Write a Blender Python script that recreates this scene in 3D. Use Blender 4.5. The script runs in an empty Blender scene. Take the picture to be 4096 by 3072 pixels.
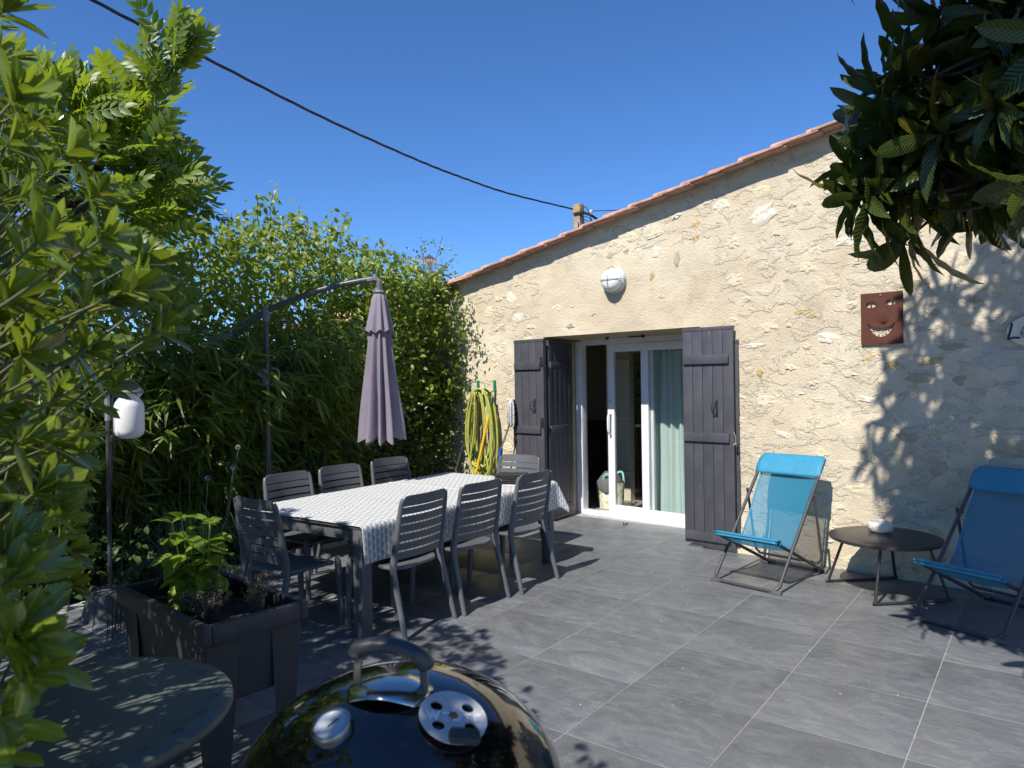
import bpy, bmesh, math, random
import numpy as np
from mathutils import Vector, Matrix, noise as mnoise

# ------------------------------------------------------------------ camera, sky, sun, exposure
SC = bpy.context.scene
COL = SC.collection
R = math.radians
random.seed(7)
RNG = np.random.default_rng(11)

cam_d = bpy.data.cameras.new('camera')
cam = bpy.data.objects.new('camera', cam_d); COL.objects.link(cam); SC.camera = cam
cam_d.sensor_width = 36.0; cam_d.lens = 25.10; cam_d.clip_start = 0.05; cam_d.clip_end = 500
_th, _pi, _ro = R(-41.95), R(-0.217), R(-0.85)
_r = Vector((math.cos(_th), -math.sin(_th), 0)); _f0 = Vector((math.sin(_th), math.cos(_th), 0)); _u0 = Vector((0, 0, 1))
_f = _f0 * math.cos(_pi) + _u0 * math.sin(_pi); _u = _u0 * math.cos(_pi) - _f0 * math.sin(_pi)
_ri = _r * math.cos(_ro) + _u * math.sin(_ro); _ui = _u * math.cos(_ro) - _r * math.sin(_ro)
cam.matrix_world = Matrix(((_ri.x, _ui.x, -_f.x, 0), (_ri.y, _ui.y, -_f.y, 0), (_ri.z, _ui.z, -_f.z, 1.5), (0, 0, 0, 1)))
cam_d.dof.use_dof = True; cam_d.dof.focus_distance = 5.0; cam_d.dof.aperture_fstop = 7.0

SUN_DIR = Vector((-0.10, 1.0, -1.13)).normalized()          # the way the light travels
w = bpy.data.worlds.new('World'); SC.world = w; w.use_nodes = True
wn = w.node_tree.nodes; bg = wn['Background']
sky = wn.new('ShaderNodeTexSky'); sky.sky_type = 'NISHITA'; sky.sun_disc = False
sky.sun_elevation = math.asin(-SUN_DIR.z); sky.sun_rotation = math.atan2(-SUN_DIR.x, -SUN_DIR.y)
sky.air_density = 0.7; sky.dust_density = 0.0; sky.ozone_density = 10.0; sky.altitude = 0
hs_ = wn.new('ShaderNodeHueSaturation'); hs_.inputs['Saturation'].default_value = 1.06
w.node_tree.links.new(sky.outputs[0], hs_.inputs['Color']); w.node_tree.links.new(hs_.outputs[0], bg.inputs[0]); bg.inputs[1].default_value = 0.14
sl = bpy.data.lights.new('sun', 'SUN'); sl.energy = 5.0; sl.angle = R(0.53); sl.color = (1.0, 0.945, 0.86)
so = bpy.data.objects.new('sun', sl); COL.objects.link(so); so.location = (2, -8, 10)
so.rotation_euler = SUN_DIR.to_track_quat('-Z', 'Y').to_euler()
vs = SC.view_settings; vs.view_transform = 'Standard'; vs.look = 'None'; vs.gamma = 1.0; vs.exposure = 0.45
vs.use_curve_mapping = False
SC.cycles.use_denoising = True
SC.cycles.max_bounces = 8; SC.cycles.transparent_max_bounces = 16

# ------------------------------------------------------------------ helpers
def rgb(r, g, b):
    f = lambda c: ((c / 255 + .055) / 1.055) ** 2.4 if c > 10 else c / 255 / 12.92
    return (f(r), f(g), f(b))

class NT:
    """small helper round a material node tree"""
    def __init__(s, name):
        s.m = bpy.data.materials.new(name); s.m.use_nodes = True; s.t = s.m.node_tree
        s.p = s.t.nodes['Principled BSDF']; s.out = s.t.nodes['Material Output']
    def n(s, typ, **kw):
        o = s.t.nodes.new('ShaderNode' + typ)
        for k, v in kw.items(): setattr(o, k, v)
        return o
    def set(s, sock, v):
        if isinstance(v, bpy.types.NodeSocket): s.t.links.new(v, sock)
        else: sock.default_value = v if not (isinstance(v, tuple) and len(v) == 3 and sock.type == 'RGBA') else (*v, 1)
    def math(s, op, a, b=0.0, c=0.0):
        o = s.n('Math', operation=op); s.set(o.inputs[0], a); s.set(o.inputs[1], b)
        if len(o.inputs) > 2: s.set(o.inputs[2], c)
        return o.outputs[0]
    def mix(s, fac, a, b, blend='MIX'):
        o = s.n('Mix', data_type='RGBA', blend_type=blend)
        s.set(o.inputs[0], fac); s.set(o.inputs[6], a); s.set(o.inputs[7], b); return o.outputs[2]
    def coord(s, rnd=0.0, kind='Object'):
        c = s.n('TexCoord').outputs[kind]
        if rnd:
            i = s.n('ObjectInfo').outputs['Random']
            v = s.n('VectorMath', operation='SCALE'); v.inputs[0].default_value = (rnd, rnd * 1.7, rnd * .6); s.set(v.inputs['Scale'], i)
            a = s.n('VectorMath', operation='ADD'); s.set(a.inputs[0], c); s.set(a.inputs[1], v.outputs[0]); c = a.outputs[0]
        return c
    def scale(s, c, v):
        m = s.n('VectorMath', operation='MULTIPLY'); s.set(m.inputs[0], c); m.inputs[1].default_value = v; return m.outputs[0]
    def noise(s, c, scale, detail=4, rough=.55, dist=0.0):
        o = s.n('TexNoise'); s.set(o.inputs['Vector'], c)
        o.inputs['Scale'].default_value = scale; o.inputs['Detail'].default_value = detail
        o.inputs['Roughness'].default_value = rough; o.inputs['Distortion'].default_value = dist; return o.outputs['Fac']
    def ramp(s, fac, *stops):
        o = s.n('ValToRGB'); e = o.color_ramp.elements
        while len(e) < len(stops): e.new(.5)
        for el, (p, c) in zip(e, stops): el.position = p; el.color = (*c, 1) if isinstance(c, tuple) else (c, c, c, 1)
        s.set(o.inputs[0], fac); return o.outputs[0]
    def bump(s, h, strength=.3, dist=.01, normal=None):
        o = s.n('Bump'); o.inputs['Strength'].default_value = strength; o.inputs['Distance'].default_value = dist
        s.set(o.inputs['Height'], h)
        if normal is not None: s.set(o.inputs['Normal'], normal)
        return o.outputs[0]
    def done(s, col=None, rough=None, normal=None, metal=None, spec=None):
        for k, v in (('Base Color', col), ('Roughness', rough), ('Normal', normal), ('Metallic', metal), ('Specular IOR Level', spec)):
            if v is not None: s.set(s.p.inputs[k], v)
        return s.m

def mat(name, col, rough=.55, metal=0., var=.18, scale=14, bump=.0, bscale=120, bdist=.004, rnd=3., spec=.5, rvar=.12):
    """painted, plastic, metal or wooden surface: mottled colour, uneven gloss, fine relief"""
    t = NT(name); c = t.coord(rnd)
    a = t.noise(c, scale, 5, .6)
    col2 = tuple(min(1, x * (1 + var)) for x in col); col1 = tuple(x * (1 - var) for x in col)
    cc = t.ramp(a, (.3, col1), (.7, col2))
    b = t.noise(c, scale * 4.3, 3, .6)
    r = t.math('MULTIPLY_ADD', b, rvar * 2, rough - rvar)
    nrm = t.bump(t.noise(c, bscale, 4, .6), bump, bdist) if bump else None
    return t.done(cc, r, nrm, metal, spec)

class MB:
    """collects shapes and links them as ONE mesh object"""
    def __init__(s): s.v = []; s.f = []
    def add(s, v, f, M=None):
        o = len(s.v)
        s.v += [tuple(M @ Vector(p)) for p in v] if M is not None else [tuple(p) for p in v]
        s.f += [tuple(i + o for i in q) for q in f]; return s
    def box(s, c, d, M=None, taper=None):
        x, y, z = (k / 2 for k in d); tx, ty = taper or (1, 1)
        v = [(c[0] + a * x * (tx if e > 0 else 1), c[1] + b * y * (ty if e > 0 else 1), c[2] + e * z) for e in (-1, 1) for a, b in ((-1, -1), (1, -1), (1, 1), (-1, 1))]
        return s.add(v, [(3, 2, 1, 0), (4, 5, 6, 7), (0, 1, 5, 4), (1, 2, 6, 5), (2, 3, 7, 6), (3, 0, 4, 7)], M)
    def bbox(s, c, d, b=.004, M=None):
        """box with chamfered edges"""
        bm = bmesh.new(); bmesh.ops.create_cube(bm, size=1)
        bmesh.ops.scale(bm, vec=d, verts=bm.verts); bmesh.ops.translate(bm, vec=c, verts=bm.verts)
        bmesh.ops.bevel(bm, geom=bm.edges, offset=b, segments=2, affect='EDGES', profile=.6)
        bm.verts.index_update()
        v = [tuple(p.co) for p in bm.verts]; f = [[p.index for p in q.verts] for q in bm.faces]; bm.free()
        return s.add(v, f, M)
    def tube(s, path, r, n=8, cap=True, flat=None, closed=False):
        """round (or flattened) tube; r a number or a list"""
        P = [Vector(p) for p in path]; m = len(P); rr = r if isinstance(r, (list, tuple)) else [r] * m
        o = len(s.v); up = None
        for i, p in enumerate(P):
            if closed: t = P[(i + 1) % m] - P[i - 1]
            else: t = (P[min(i + 1, m - 1)] - P[max(i - 1, 0)])
            t = t.normalized() if t.length > 1e-9 else Vector((0, 0, 1))
            if up is None:
                a = Vector((0, 0, 1)) if abs(t.z) < .9 else Vector((0, 1, 0)); x = t.cross(a).normalized()
            else:
                x = up - t * up.dot(t); x = x.normalized() if x.length > 1e-6 else t.orthogonal().normalized()
            up = x; y = t.cross(x)
            fx, fy = flat or (1, 1)
            for k in range(n):
                a = 2 * math.pi * (k + .5) / n; q = p + (x * math.cos(a) * fx + y * math.sin(a) * fy) * rr[i]; s.v.append(tuple(q))
        for i in range(m if closed else m - 1):
            j = (i + 1) % m
            for k in range(n): s.f.append((o + i * n + k, o + i * n + (k + 1) % n, o + j * n + (k + 1) % n, o + j * n + k))
        if cap and not closed:
            s.f.append(tuple(o + k for k in reversed(range(n)))); s.f.append(tuple(o + (m - 1) * n + k for k in range(n)))
        return s
    def lathe(s, prof, n=32, c=(0, 0, 0), M=None, mod=None):
        o = []; f = []; m = len(prof)
        for i, (r, z) in enumerate(prof):
            for k in range(n):
                a = 2 * math.pi * k / n; q = mod(r, z, a) if mod else (r, z)
                o.append((c[0] + q[0] * math.cos(a), c[1] + q[0] * math.sin(a), c[2] + q[1]))
        for i in range(m - 1):
            for k in range(n): f.append((i * n + k, i * n + (k + 1) % n, (i + 1) * n + (k + 1) % n, (i + 1) * n + k))
        return s.add(o, f, M)
    def grid(s, fn, nu, nv, thick=None):
        o = [fn(i / nu, j / nv) for j in range(nv + 1) for i in range(nu + 1)]
        f = [(j * (nu + 1) + i, j * (nu + 1) + i + 1, (j + 1) * (nu + 1) + i + 1, (j + 1) * (nu + 1) + i) for j in range(nv) for i in range(nu)]
        return s.add(o, f)
    def prism(s, poly, h, M=None):
        n = len(poly); v = [(x, y, 0) for x, y in poly] + [(x, y, h) for x, y in poly]
        return s.add(v, [tuple(reversed(range(n))), tuple(range(n, 2 * n))] + [(i, (i + 1) % n, n + (i + 1) % n, n + i) for i in range(n)], M)
    def mesh(s, name, m, smooth=None):
        me = bpy.data.meshes.new(name); me.from_pydata(s.v, [], s.f); me.materials.append(m)
        if smooth is not None:
            me.polygons.foreach_set('use_smooth', [True] * len(me.polygons))
            if smooth < 180:
                me.set_sharp_from_angle(angle=R(smooth))
        return me
    def build(s, name, m, parent=None, smooth=35, solid=None):
        me = s.mesh(name, m, smooth)
        o = bpy.data.objects.new(name, me); COL.objects.link(o); o.parent = parent
        if solid:
            md = o.modifiers.new('thickness', 'SOLIDIFY'); md.thickness = solid; md.offset = 0
        return o

def tag(o, label=None, cat=None, group=None, kind=None):
    for k, v in (('label', label), ('category', cat), ('group', group), ('kind', kind)):
        if v: o[k] = v
    return o
def root(name, loc, label, cat, rz=0., group=None):
    o = bpy.data.objects.new(name, None); COL.objects.link(o); o.location = loc; o.rotation_euler.z = rz
    o.empty_display_size = .1
    return tag(o, label, cat, group)
def copy_tree(o, parent=None):
    c = o.copy(); COL.objects.link(c); c.parent = parent
    for ch in o.children: copy_tree(ch, c)
    return c
def inst(name, me, parent, loc=(0, 0, 0), rot=(0, 0, 0), sc=(1, 1, 1)):
    o = bpy.data.objects.new(name, me); COL.objects.link(o); o.parent = parent
    o.location = loc; o.rotation_euler = rot; o.scale = sc; return o
def smooth_path(P, n=6, closed=False):
    P = [Vector(p) for p in P]; out = []; m = len(P)
    g = (lambda i: P[i % m]) if closed else (lambda i: P[max(0, min(m - 1, i))])
    for i in range(m if closed else m - 1):
        a, b, c, d = g(i - 1), g(i), g(i + 1), g(i + 2)
        for k in range(n):
            t = k / n
            out.append(.5 * ((2 * b) + (c - a) * t + (2 * a - 5 * b + 4 * c - d) * t * t + (3 * b - a - 3 * c + d) * t ** 3))
    if not closed: out.append(P[-1])
    return out
def nz(x, y, z=0.): return mnoise.noise(Vector((x, y, z)))

# ---- leaves
def leaf_t(L=1., W=.3, n=4, pos=.5, fold=.15, curl=.2, tip=1.0, ripple=0.):
    """leaf along +Y, normal +Z: three columns folded at the midrib"""
    V = []; F = []
    for i in range(n + 1):
        s = i / n
        k = (s / pos) ** .75 if s < pos else ((1 - s) / (1 - pos)) ** (.62 * tip)
        h = max(0, min(1, k)); h = math.sin(h * math.pi / 2) * W / 2
        if i == 0: h = W * .05
        z = -curl * L * s * s + ripple * (-1) ** i
        V += [(-h, L * s, z + fold * h), (0, L * s, z), (h, L * s, z + fold * h)]
    for i in range(n):
        a = i * 3; F += [(a, a + 1, a + 4, a + 3), (a + 1, a + 2, a + 5, a + 4)]
    return np.array(V, float), np.array(F, int)
def leafco(V):
    return np.stack([V[:, 0] / (np.abs(V[:, 0]).max() + 1e-6), V[:, 1] / (V[:, 1].max() + 1e-6), np.zeros(len(V))], 1)
def frames(d, up):
    y = d / (np.linalg.norm(d, axis=1, keepdims=True) + 1e-9)
    x = np.cross(y, up); x /= (np.linalg.norm(x, axis=1, keepdims=True) + 1e-9)
    z = np.cross(x, y); return np.stack([x, y, z], 2)
def scatter(name, tmpl, pos, Rm, sc, m, parent, var=None, origin=(0, 0, 0), smooth=True):
    V, F = tmpl; N = len(pos); k = F.shape[1]
    P = pos[:, None, :] - np.array(origin) + np.einsum('nij,nvj->nvi', Rm, V[None] * np.asarray(sc).reshape(N, 1, -1))
    me = bpy.data.meshes.new(name); nv = N * len(V); nf = N * len(F)
    me.vertices.add(nv); me.vertices.foreach_set('co', P.reshape(-1).astype(np.float32))
    FF = (F[None] + (np.arange(N) * len(V))[:, None, None]).reshape(-1)
    me.loops.add(nf * k); me.loops.foreach_set('vertex_index', FF.astype(np.int32))
    me.polygons.add(nf); me.polygons.foreach_set('loop_start', np.arange(0, nf * k, k, dtype=np.int32))
    me.polygons.foreach_set('loop_total', np.full(nf, k, np.int32))
    if smooth: me.polygons.foreach_set('use_smooth', np.ones(nf, bool))
    lc = me.attributes.new('leafco', 'FLOAT_VECTOR', 'POINT')
    lc.data.foreach_set('vector', np.tile(leafco(V), (N, 1)).reshape(-1).astype(np.float32))
    at = me.attributes.new('var', 'FLOAT', 'POINT')
    if var is None: var = RNG.random(N)
    at.data.foreach_set('value', np.repeat(var, len(V)).astype(np.float32))
    me.materials.append(m); me.update(); me.validate()
    o = bpy.data.objects.new(name, me); COL.objects.link(o); o.parent = parent
    return o
def leaf_mat(name, c1, c2, rough=.38, trans=.3, tcol=None, spec=.5, yellow=None, bump=0., rib=0., veins=0., nv=13.):
    t = NT(name)
    a = t.n('Attribute', attribute_name='var').outputs['Fac']; i = t.n('ObjectInfo').outputs['Random']
    v = t.math('FRACT', t.math('ADD', a, i))
    stops = [(0., c1), (.85, c2)] + ([(.97, c2), (1., yellow)] if yellow else [])
    c = t.ramp(v, *stops)
    c = t.mix(t.math('MULTIPLY', t.noise(t.coord(), 30, 2), .5), c, tuple(x * .55 for x in c1))
    n_ = t.bump(t.noise(t.coord(), 90, 2), bump, .004) if bump else None
    if rib or veins:                     # pale midrib, sunken side veins
        xy = t.n('SeparateXYZ'); t.set(xy.inputs[0], t.n('Attribute', attribute_name='leafco').outputs['Vector'])
        ax = t.math('ABSOLUTE', xy.outputs[0]); mid = t.math('POWER', t.math('MAXIMUM', t.math('SUBTRACT', 1., ax), 0.), 9.)
        c = t.mix(t.math('MULTIPLY', mid, rib), c, tuple(min(1, x * 1.5 + .04) for x in c2))
        if veins:
            wv = t.math('SINE', t.math('MULTIPLY', t.math('SUBTRACT', t.math('MULTIPLY', xy.outputs[1], nv), t.math('MULTIPLY', ax, 2.2)), 6.2832))
            n_ = t.bump(wv, veins, .004, n_)
            c = t.mix(t.math('MULTIPLY', t.math('GREATER_THAN', wv, .8), .08), c, tuple(min(1, x * 1.4) for x in c2))
    t.done(c, rough, n_, None, spec)
    tr = t.n('BsdfTranslucent'); t.set(tr.inputs[0], t.mix(.6, c, tcol or (min(1, c2[0] * 2.0), min(1, c2[1] * 1.9), c2[2] * .8)))
    mx = t.n('MixShader'); mx.inputs[0].default_value = trans
    t.t.links.new(t.p.outputs[0], mx.inputs[1]); t.t.links.new(tr.outputs[0], mx.inputs[2]); t.t.links.new(mx.outputs[0], t.out.inputs[0])
    return t.m
def unit(n):
    d = RNG.normal(size=(n, 3)); return d / np.linalg.norm(d, axis=1, keepdims=True)
def leaf_objects(name, me, pos, Rm, sc, parent, origin):
    for p, r, k in zip(pos, Rm, sc):
        k3 = k if np.ndim(k) else (k, k, k)
        o = bpy.data.objects.new(name, me); COL.objects.link(o); o.parent = parent
        M = Matrix([[*r[0], 0], [*r[1], 0], [*r[2], 0], [0, 0, 0, 1]])
        o.matrix_basis = Matrix.Translation(Vector(p) - Vector(origin)) @ M @ Matrix.Diagonal((*[float(z) for z in k3], 1))
def tmpl_mesh(name, t, m):
    me = bpy.data.meshes.new(name); me.from_pydata([tuple(v) for v in t[0]], [], [tuple(int(i) for i in f) for f in t[1]])
    lc = me.attributes.new('leafco', 'FLOAT_VECTOR', 'POINT'); lc.data.foreach_set('vector', leafco(t[0]).reshape(-1).astype(np.float32))
    me.polygons.foreach_set('use_smooth', [True] * len(me.polygons)); me.materials.append(m); return me
def vary(S, zr=(.2, 2.6), xr=(.8, 1.2)):
    n = len(S); return np.asarray(S)[:, None] * np.stack([RNG.uniform(*xr, n), np.ones(n), RNG.uniform(*zr, n)], 1)
def rosettes(cent, axis, n, L0, spread=(25, 80), droop=.35, jit=.25):
    """leaves whorled round shoot tips: arrays of base point, direction frame and size"""
    P, Dv, U, S = [], [], [], []
    for c, a in zip(cent, axis):
        a = np.array(a) / np.linalg.norm(a); t = np.cross(a, [.3, .5, .81]); t /= np.linalg.norm(t); b = np.cross(a, t)
        k = int(n * RNG.uniform(.75, 1.25)); ph = RNG.uniform(0, 6.28); L = L0 * RNG.uniform(.78, 1.18)
        for i in range(k):
            g = ph + i * 2.399; e = math.radians(np.interp(i / k, [0, 1], spread[::-1]) + RNG.normal() * 8)
            d = a * math.cos(e) + (t * math.cos(g) + b * math.sin(g)) * math.sin(e)
            d = d + np.array([0, 0, -droop * math.sin(e)]) + RNG.normal(size=3) * .08
            P.append(np.array(c) - a * (i / k - .7) * L * -.0 - a * L * .22 * (1 - i / k)); Dv.append(d); U.append(a + RNG.normal(size=3) * jit); S.append(L * RNG.uniform(.72, 1.12) * (.7 + .3 * (1 - i / k)))
    P = np.array(P); return P, frames(np.array(Dv), np.array(U)), np.array(S)

# ------------------------------------------------------------------ materials of the setting
def tile_material():
    t = NT('slate_tile'); c = t.coord(9.0)
    big = t.noise(t.scale(c, (3.4, 6.0, 1)), 1.0, 8, .66, 1.1)
    fine = t.noise(t.scale(c, (9, 26, 1)), 1.0, 6, .7, .6)
    col = t.ramp(big, (.26, (.090, .097, .107)), (.50, (.132, .140, .150)), (.76, (.190, .197, .203)))
    col = t.mix(t.math('MULTIPLY', t.math('GREATER_THAN', fine, .57), .34), col, (.235, .24, .245))
    rnd = t.n('ObjectInfo').outputs['Random']
    col = t.mix(.8, col, t.ramp(rnd, (0., .80), (1., 1.0)), 'MULTIPLY')
    # thin pale scratches and cleft lines printed on the stoneware
    wv = t.noise(t.scale(c, (3, 6, 1)), 1.3, 8, .7, 2.2)
    vein = t.math('LESS_THAN', t.math('ABSOLUTE', t.math('SUBTRACT', wv, .5)), .006)
    col = t.mix(t.math('MULTIPLY', vein, .35), col, (.26, .26, .26))
    speck = t.math('GREATER_THAN', t.noise(c, 55, 1, .4), .86)
    col = t.mix(t.math('MULTIPLY', speck, .7), col, (.5, .5, .48))
    r = t.ramp(fine, (.3, .36), (.7, .56))
    n = t.bump(fine, .22, .004); n = t.bump(big, .3, .006, n)
    return t.done(col, r, n, spec=.45)
def plaster_material(name, base=(.63, .535, .385), pale=(.73, .655, .51), dark=(.46, .385, .27), rough_scale=1.):
    t = NT(name); c = t.coord()
    big = t.noise(c, .9, 6, .6, .6); mid = t.noise(c, 5, 5, .6); fine = t.noise(c, 55, 5, .7); grain = t.noise(c, 210, 3, .7)
    col = t.ramp(big, (.28, dark), (.45, base), (.72, pale))
    col = t.mix(t.ramp(mid, (.45, 0.), (.8, .6)), col, tuple(x * .82 for x in base))
    col = t.mix(t.math('MULTIPLY', t.math('LESS_THAN', fine, .36), .25), col, dark)
    # old grey-green lime stains
    st = t.math('MULTIPLY', t.ramp(t.noise(c, 2.1, 6, .7), (.55, 0.), (.68, .60)), t.ramp(grain, (.4, 0.), (.6, 1.)))
    col = t.mix(st, col, (.27, .25, .20))
    tr = t.noise(t.scale(c, (14, 14, 30)), 1.6, 4, .6, 2.5)
    # low rubble showing through the worn render between the larger stones
    rub = t.noise(t.scale(c, (4.2, 4.2, 7.5)), 1.25, 5, .62, .9); rm_ = t.ramp(rub, (.535, 0.), (.59, 1.)); rf = t.noise(c, 75, 6, .8)
    sep = t.n('SeparateXYZ'); t.set(sep.inputs[0], c)
    smooth_ = t.math('MULTIPLY', t.math('MULTIPLY', t.math('GREATER_THAN', sep.outputs[0], -4.85), t.math('LESS_THAN', sep.outputs[0], -2.85)), t.math('LESS_THAN', sep.outputs[2], 2.72))
    rm_ = t.math('MULTIPLY', rm_, t.math('SUBTRACT', 1., t.math('MULTIPLY', smooth_, .9)))
    col = t.mix(t.math('MULTIPLY', rm_, .5), col, t.ramp(rf, (.35, tuple(x * .78 for x in pale)), (.6, tuple(min(1, x * 1.10) for x in pale))))
    n = t.bump(grain, .5 * rough_scale, .006); n = t.bump(fine, .75 * rough_scale, .012, n); n = t.bump(tr, .45 * rough_scale, .012, n); n = t.bump(mid, .5, .02, n)
    n = t.bump(t.math('MULTIPLY', rm_, t.math('MULTIPLY_ADD', rf, 1.1, .25)), 0.85 * rough_scale, .010, n)
    return t.done(col, .93, n, spec=.15)
def stone_material(name, c1, c2):
    t = NT(name); c = t.coord(4.)
    a = t.noise(c, 9, 6, .7); b = t.noise(c, 42, 5, .75)
    col = t.ramp(a, (.3, c1), (.7, c2)); col = t.mix(t.math('MULTIPLY', t.math('LESS_THAN', b, .36), .30), col, tuple(x * .8 for x in c1))
    v = t.n('TexVoronoi'); t.set(v.inputs['Vector'], c); v.inputs['Scale'].default_value = 38
    n = t.bump(b, .7, .008); n = t.bump(v.outputs['Distance'], .25, .006, n); n = t.bump(a, .4, .010, n)
    return t.done(col, .95, n, spec=.1)
M_TILE = tile_material()
M_GROUT = mat('grout', (.33, .33, .32), .9, var=.2, scale=20)
M_SOIL = mat('soil', (.045, .032, .022), .95, var=.5, scale=12, bump=1., bscale=40, bdist=.03)
M_PLASTER = plaster_material('lime_plaster')
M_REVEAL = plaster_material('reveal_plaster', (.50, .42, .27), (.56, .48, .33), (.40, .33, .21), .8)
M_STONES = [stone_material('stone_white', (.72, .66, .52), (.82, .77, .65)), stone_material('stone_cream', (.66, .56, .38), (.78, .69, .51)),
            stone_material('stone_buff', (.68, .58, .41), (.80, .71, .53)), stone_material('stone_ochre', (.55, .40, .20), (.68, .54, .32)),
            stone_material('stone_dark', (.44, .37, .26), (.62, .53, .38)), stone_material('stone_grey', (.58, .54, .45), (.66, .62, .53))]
M_TERRA = mat('terracotta', (.56, .27, .185), .85, var=.3, scale=9, bump=.4, bscale=60)
M_TERRA2 = mat('terracotta_edge', (.42, .255, .19), .88, var=.35, scale=12, bump=.5, bscale=60)
def shutter_paint():
    t = NT('shutter_paint'); c = t.coord(5.); a = t.noise(c, 4, 5, .6); gr = t.noise(t.scale(c, (60, 60, 3)), 1.2, 5, .6); sc = t.noise(t.scale(c, (90, 90, 7)), 1., 3, .5)
    col = t.ramp(a, (.3, (.055, .055, .066)), (.7, (.075, .075, .088))); col = t.mix(t.math('MULTIPLY', t.math('GREATER_THAN', sc, .72), .55), col, (.26, .25, .25))
    return t.done(col, t.ramp(a, (.3, .36), (.7, .52)), t.bump(gr, .35, .003), spec=.45)
M_SHUT = shutter_paint()
M_IRON = mat('black_iron', (.03, .03, .036), .45, .3)
M_PVC = mat('white_frame', (.74, .75, .78), .3, var=.03, scale=5)
M_ROOM = mat('room_paint', (.58, .51, .40), .8, var=.05)
M_ROOMF = mat('room_floor', (.26, .24, .22), .35, var=.15)
M_DARKW = mat('dark_wood', (.06, .035, .022), .5, var=.3)
def glass_material():
    t = NT('pane_glass'); tr = t.n('BsdfTransparent'); tr.inputs[0].default_value = (.94, .97, .96, 1)
    gl = t.n('BsdfGlossy'); gl.inputs['Roughness'].default_value = .0
    lw = t.n('LayerWeight'); lw.inputs[0].default_value = .5
    sch = t.math('MULTIPLY_ADD', t.math('POWER', lw.outputs['Facing'], 5.), .92, .05)
    mx = t.n('MixShader'); t.set(mx.inputs[0], sch)
    t.t.links.new(tr.outputs[0], mx.inputs[1]); t.t.links.new(gl.outputs[0], mx.inputs[2]); t.t.links.new(mx.outputs[0], t.out.inputs[0])
    return t.m
M_GLASS = glass_material()

# ------------------------------------------------------------------ ground and patio
g = MB(); g.grid(lambda u, v: (-60 + 120 * u, -60 + 120 * v, -.06), 4, 4)
tag(g.build('ground', M_SOIL), kind='structure')
TA = R(5.0); CA, SA = math.cos(TA), math.sin(TA)
def tilexy(i, j):                      # corner of the 60 cm grid, in world metres
    return (-2.683 + .6 * (i * CA - j * SA), 4.727 + .6 * (i * SA + j * CA))
patio = MB()
_c = [tilexy(-5.3, -11), tilexy(9, -11), tilexy(9, 3.6), tilexy(-5.3, 3.6)]
patio.add([(*p, -.05) for p in _c] + [(*p, -.0009) for p in _c], [(3, 2, 1, 0), (4, 5, 6, 7), (0, 1, 5, 4), (1, 2, 6, 5), (2, 3, 7, 6), (3, 0, 4, 7)])
patio = tag(patio.build('patio_floor', M_GROUT), kind='structure')
tme = MB().bbox((0, 0, -.01), (.5967, .5967, .02), .0008).mesh('floor_tile', M_TILE, 35)
for i in range(-5, 7):
    for j in range(-9, 4):
        if j < -6 and i > 4: continue
        if j == 3 and not -5 <= i <= -1: continue
        x, y = tilexy(i + .5, j - .5)
        inst('floor_tile', tme, patio, (x, y, RNG.uniform(-.0006, .0006)), (RNG.normal() * .0006, RNG.normal() * .0006, TA + math.pi * int(RNG.integers(0, 2))))
# planting bed along the hedge and under the shrub
bed = MB()
bed.grid(lambda u, v: (-9 + 3.15 * u + .08 * nz(v * 9, 3) * (u > .9), -2 + 7.84 * v, .03 + .05 * nz(u * 5, v * 14) - (.09 if u > .98 else 0)), 16, 50)
tag(bed.build('planting_bed', M_SOIL), kind='structure')

# ------------------------------------------------------------------ house
WY = 5.85
def ztop(x): return 2.655 + .1813 * (x + 5.785)
house = root('stone_house', (0, WY, 0), 'low rendered rubble stone house with sloping terracotta tiled roof', 'house')
DX0, DX1, DZ = -4.80, -3.00, 1.962
xs = np.concatenate([np.linspace(-8.2, DX0, 48)[:-1], np.linspace(DX0, DX1, 26)[:-1], np.linspace(DX1, 3.2, 84)])
def wall_disp(x, z):
    d = .011 * nz(x * 1.7, z * 1.7, 3) + .007 * nz(x * 5, z * 5, 7) + .004 * nz(x * 13, z * 13, 1)
    d += .03 * max(0, min(1, (1.19 - z - .02 * nz(x * 3, 0)) / .05)) * max(0, min(1, (x + 2.4) / .9))       # the old plinth stands proud
    d += .02 * max(0, min(1, (.35 - z) / .35)) * (1 if x > DX1 else .3)
    ex = max(DX0 - x, x - DX1, z - DZ); return d * max(0, min(1, ex / .08)) if ex < .08 else d
v, f = [], []
nz1, nz2 = 34, 30
for k in range(nz1 + nz2 + 1):
    for x in xs:
        z = -.05 + (DZ + .05) * k / nz1 if k <= nz1 else DZ + (ztop(x) + .06 - DZ) * (k - nz1) / nz2
        v.append((x, -wall_disp(x, z), z))
nx = len(xs)
for k in range(nz1 + nz2):
    for i in range(nx - 1):
        if k < nz1 and DX0 - 1e-6 <= xs[i] and xs[i + 1] <= DX1 + 1e-6: continue
        f.append((k * nx + i, k * nx + i + 1, (k + 1) * nx + i + 1, (k + 1) * nx + i))
wallm = MB().add(v, f).build('wall', M_PLASTER, house, smooth=180)
# the reveal of the doorway: deep plastered cheeks and soffit
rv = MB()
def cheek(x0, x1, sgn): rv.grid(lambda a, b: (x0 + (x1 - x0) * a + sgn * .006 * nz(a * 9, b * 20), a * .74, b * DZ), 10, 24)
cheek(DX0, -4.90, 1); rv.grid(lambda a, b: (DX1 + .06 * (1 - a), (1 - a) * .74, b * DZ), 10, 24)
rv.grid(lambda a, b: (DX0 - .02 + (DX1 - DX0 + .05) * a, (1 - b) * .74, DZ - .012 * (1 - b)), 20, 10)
rv.build('door_reveal', M_REVEAL, house, smooth=180)
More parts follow.
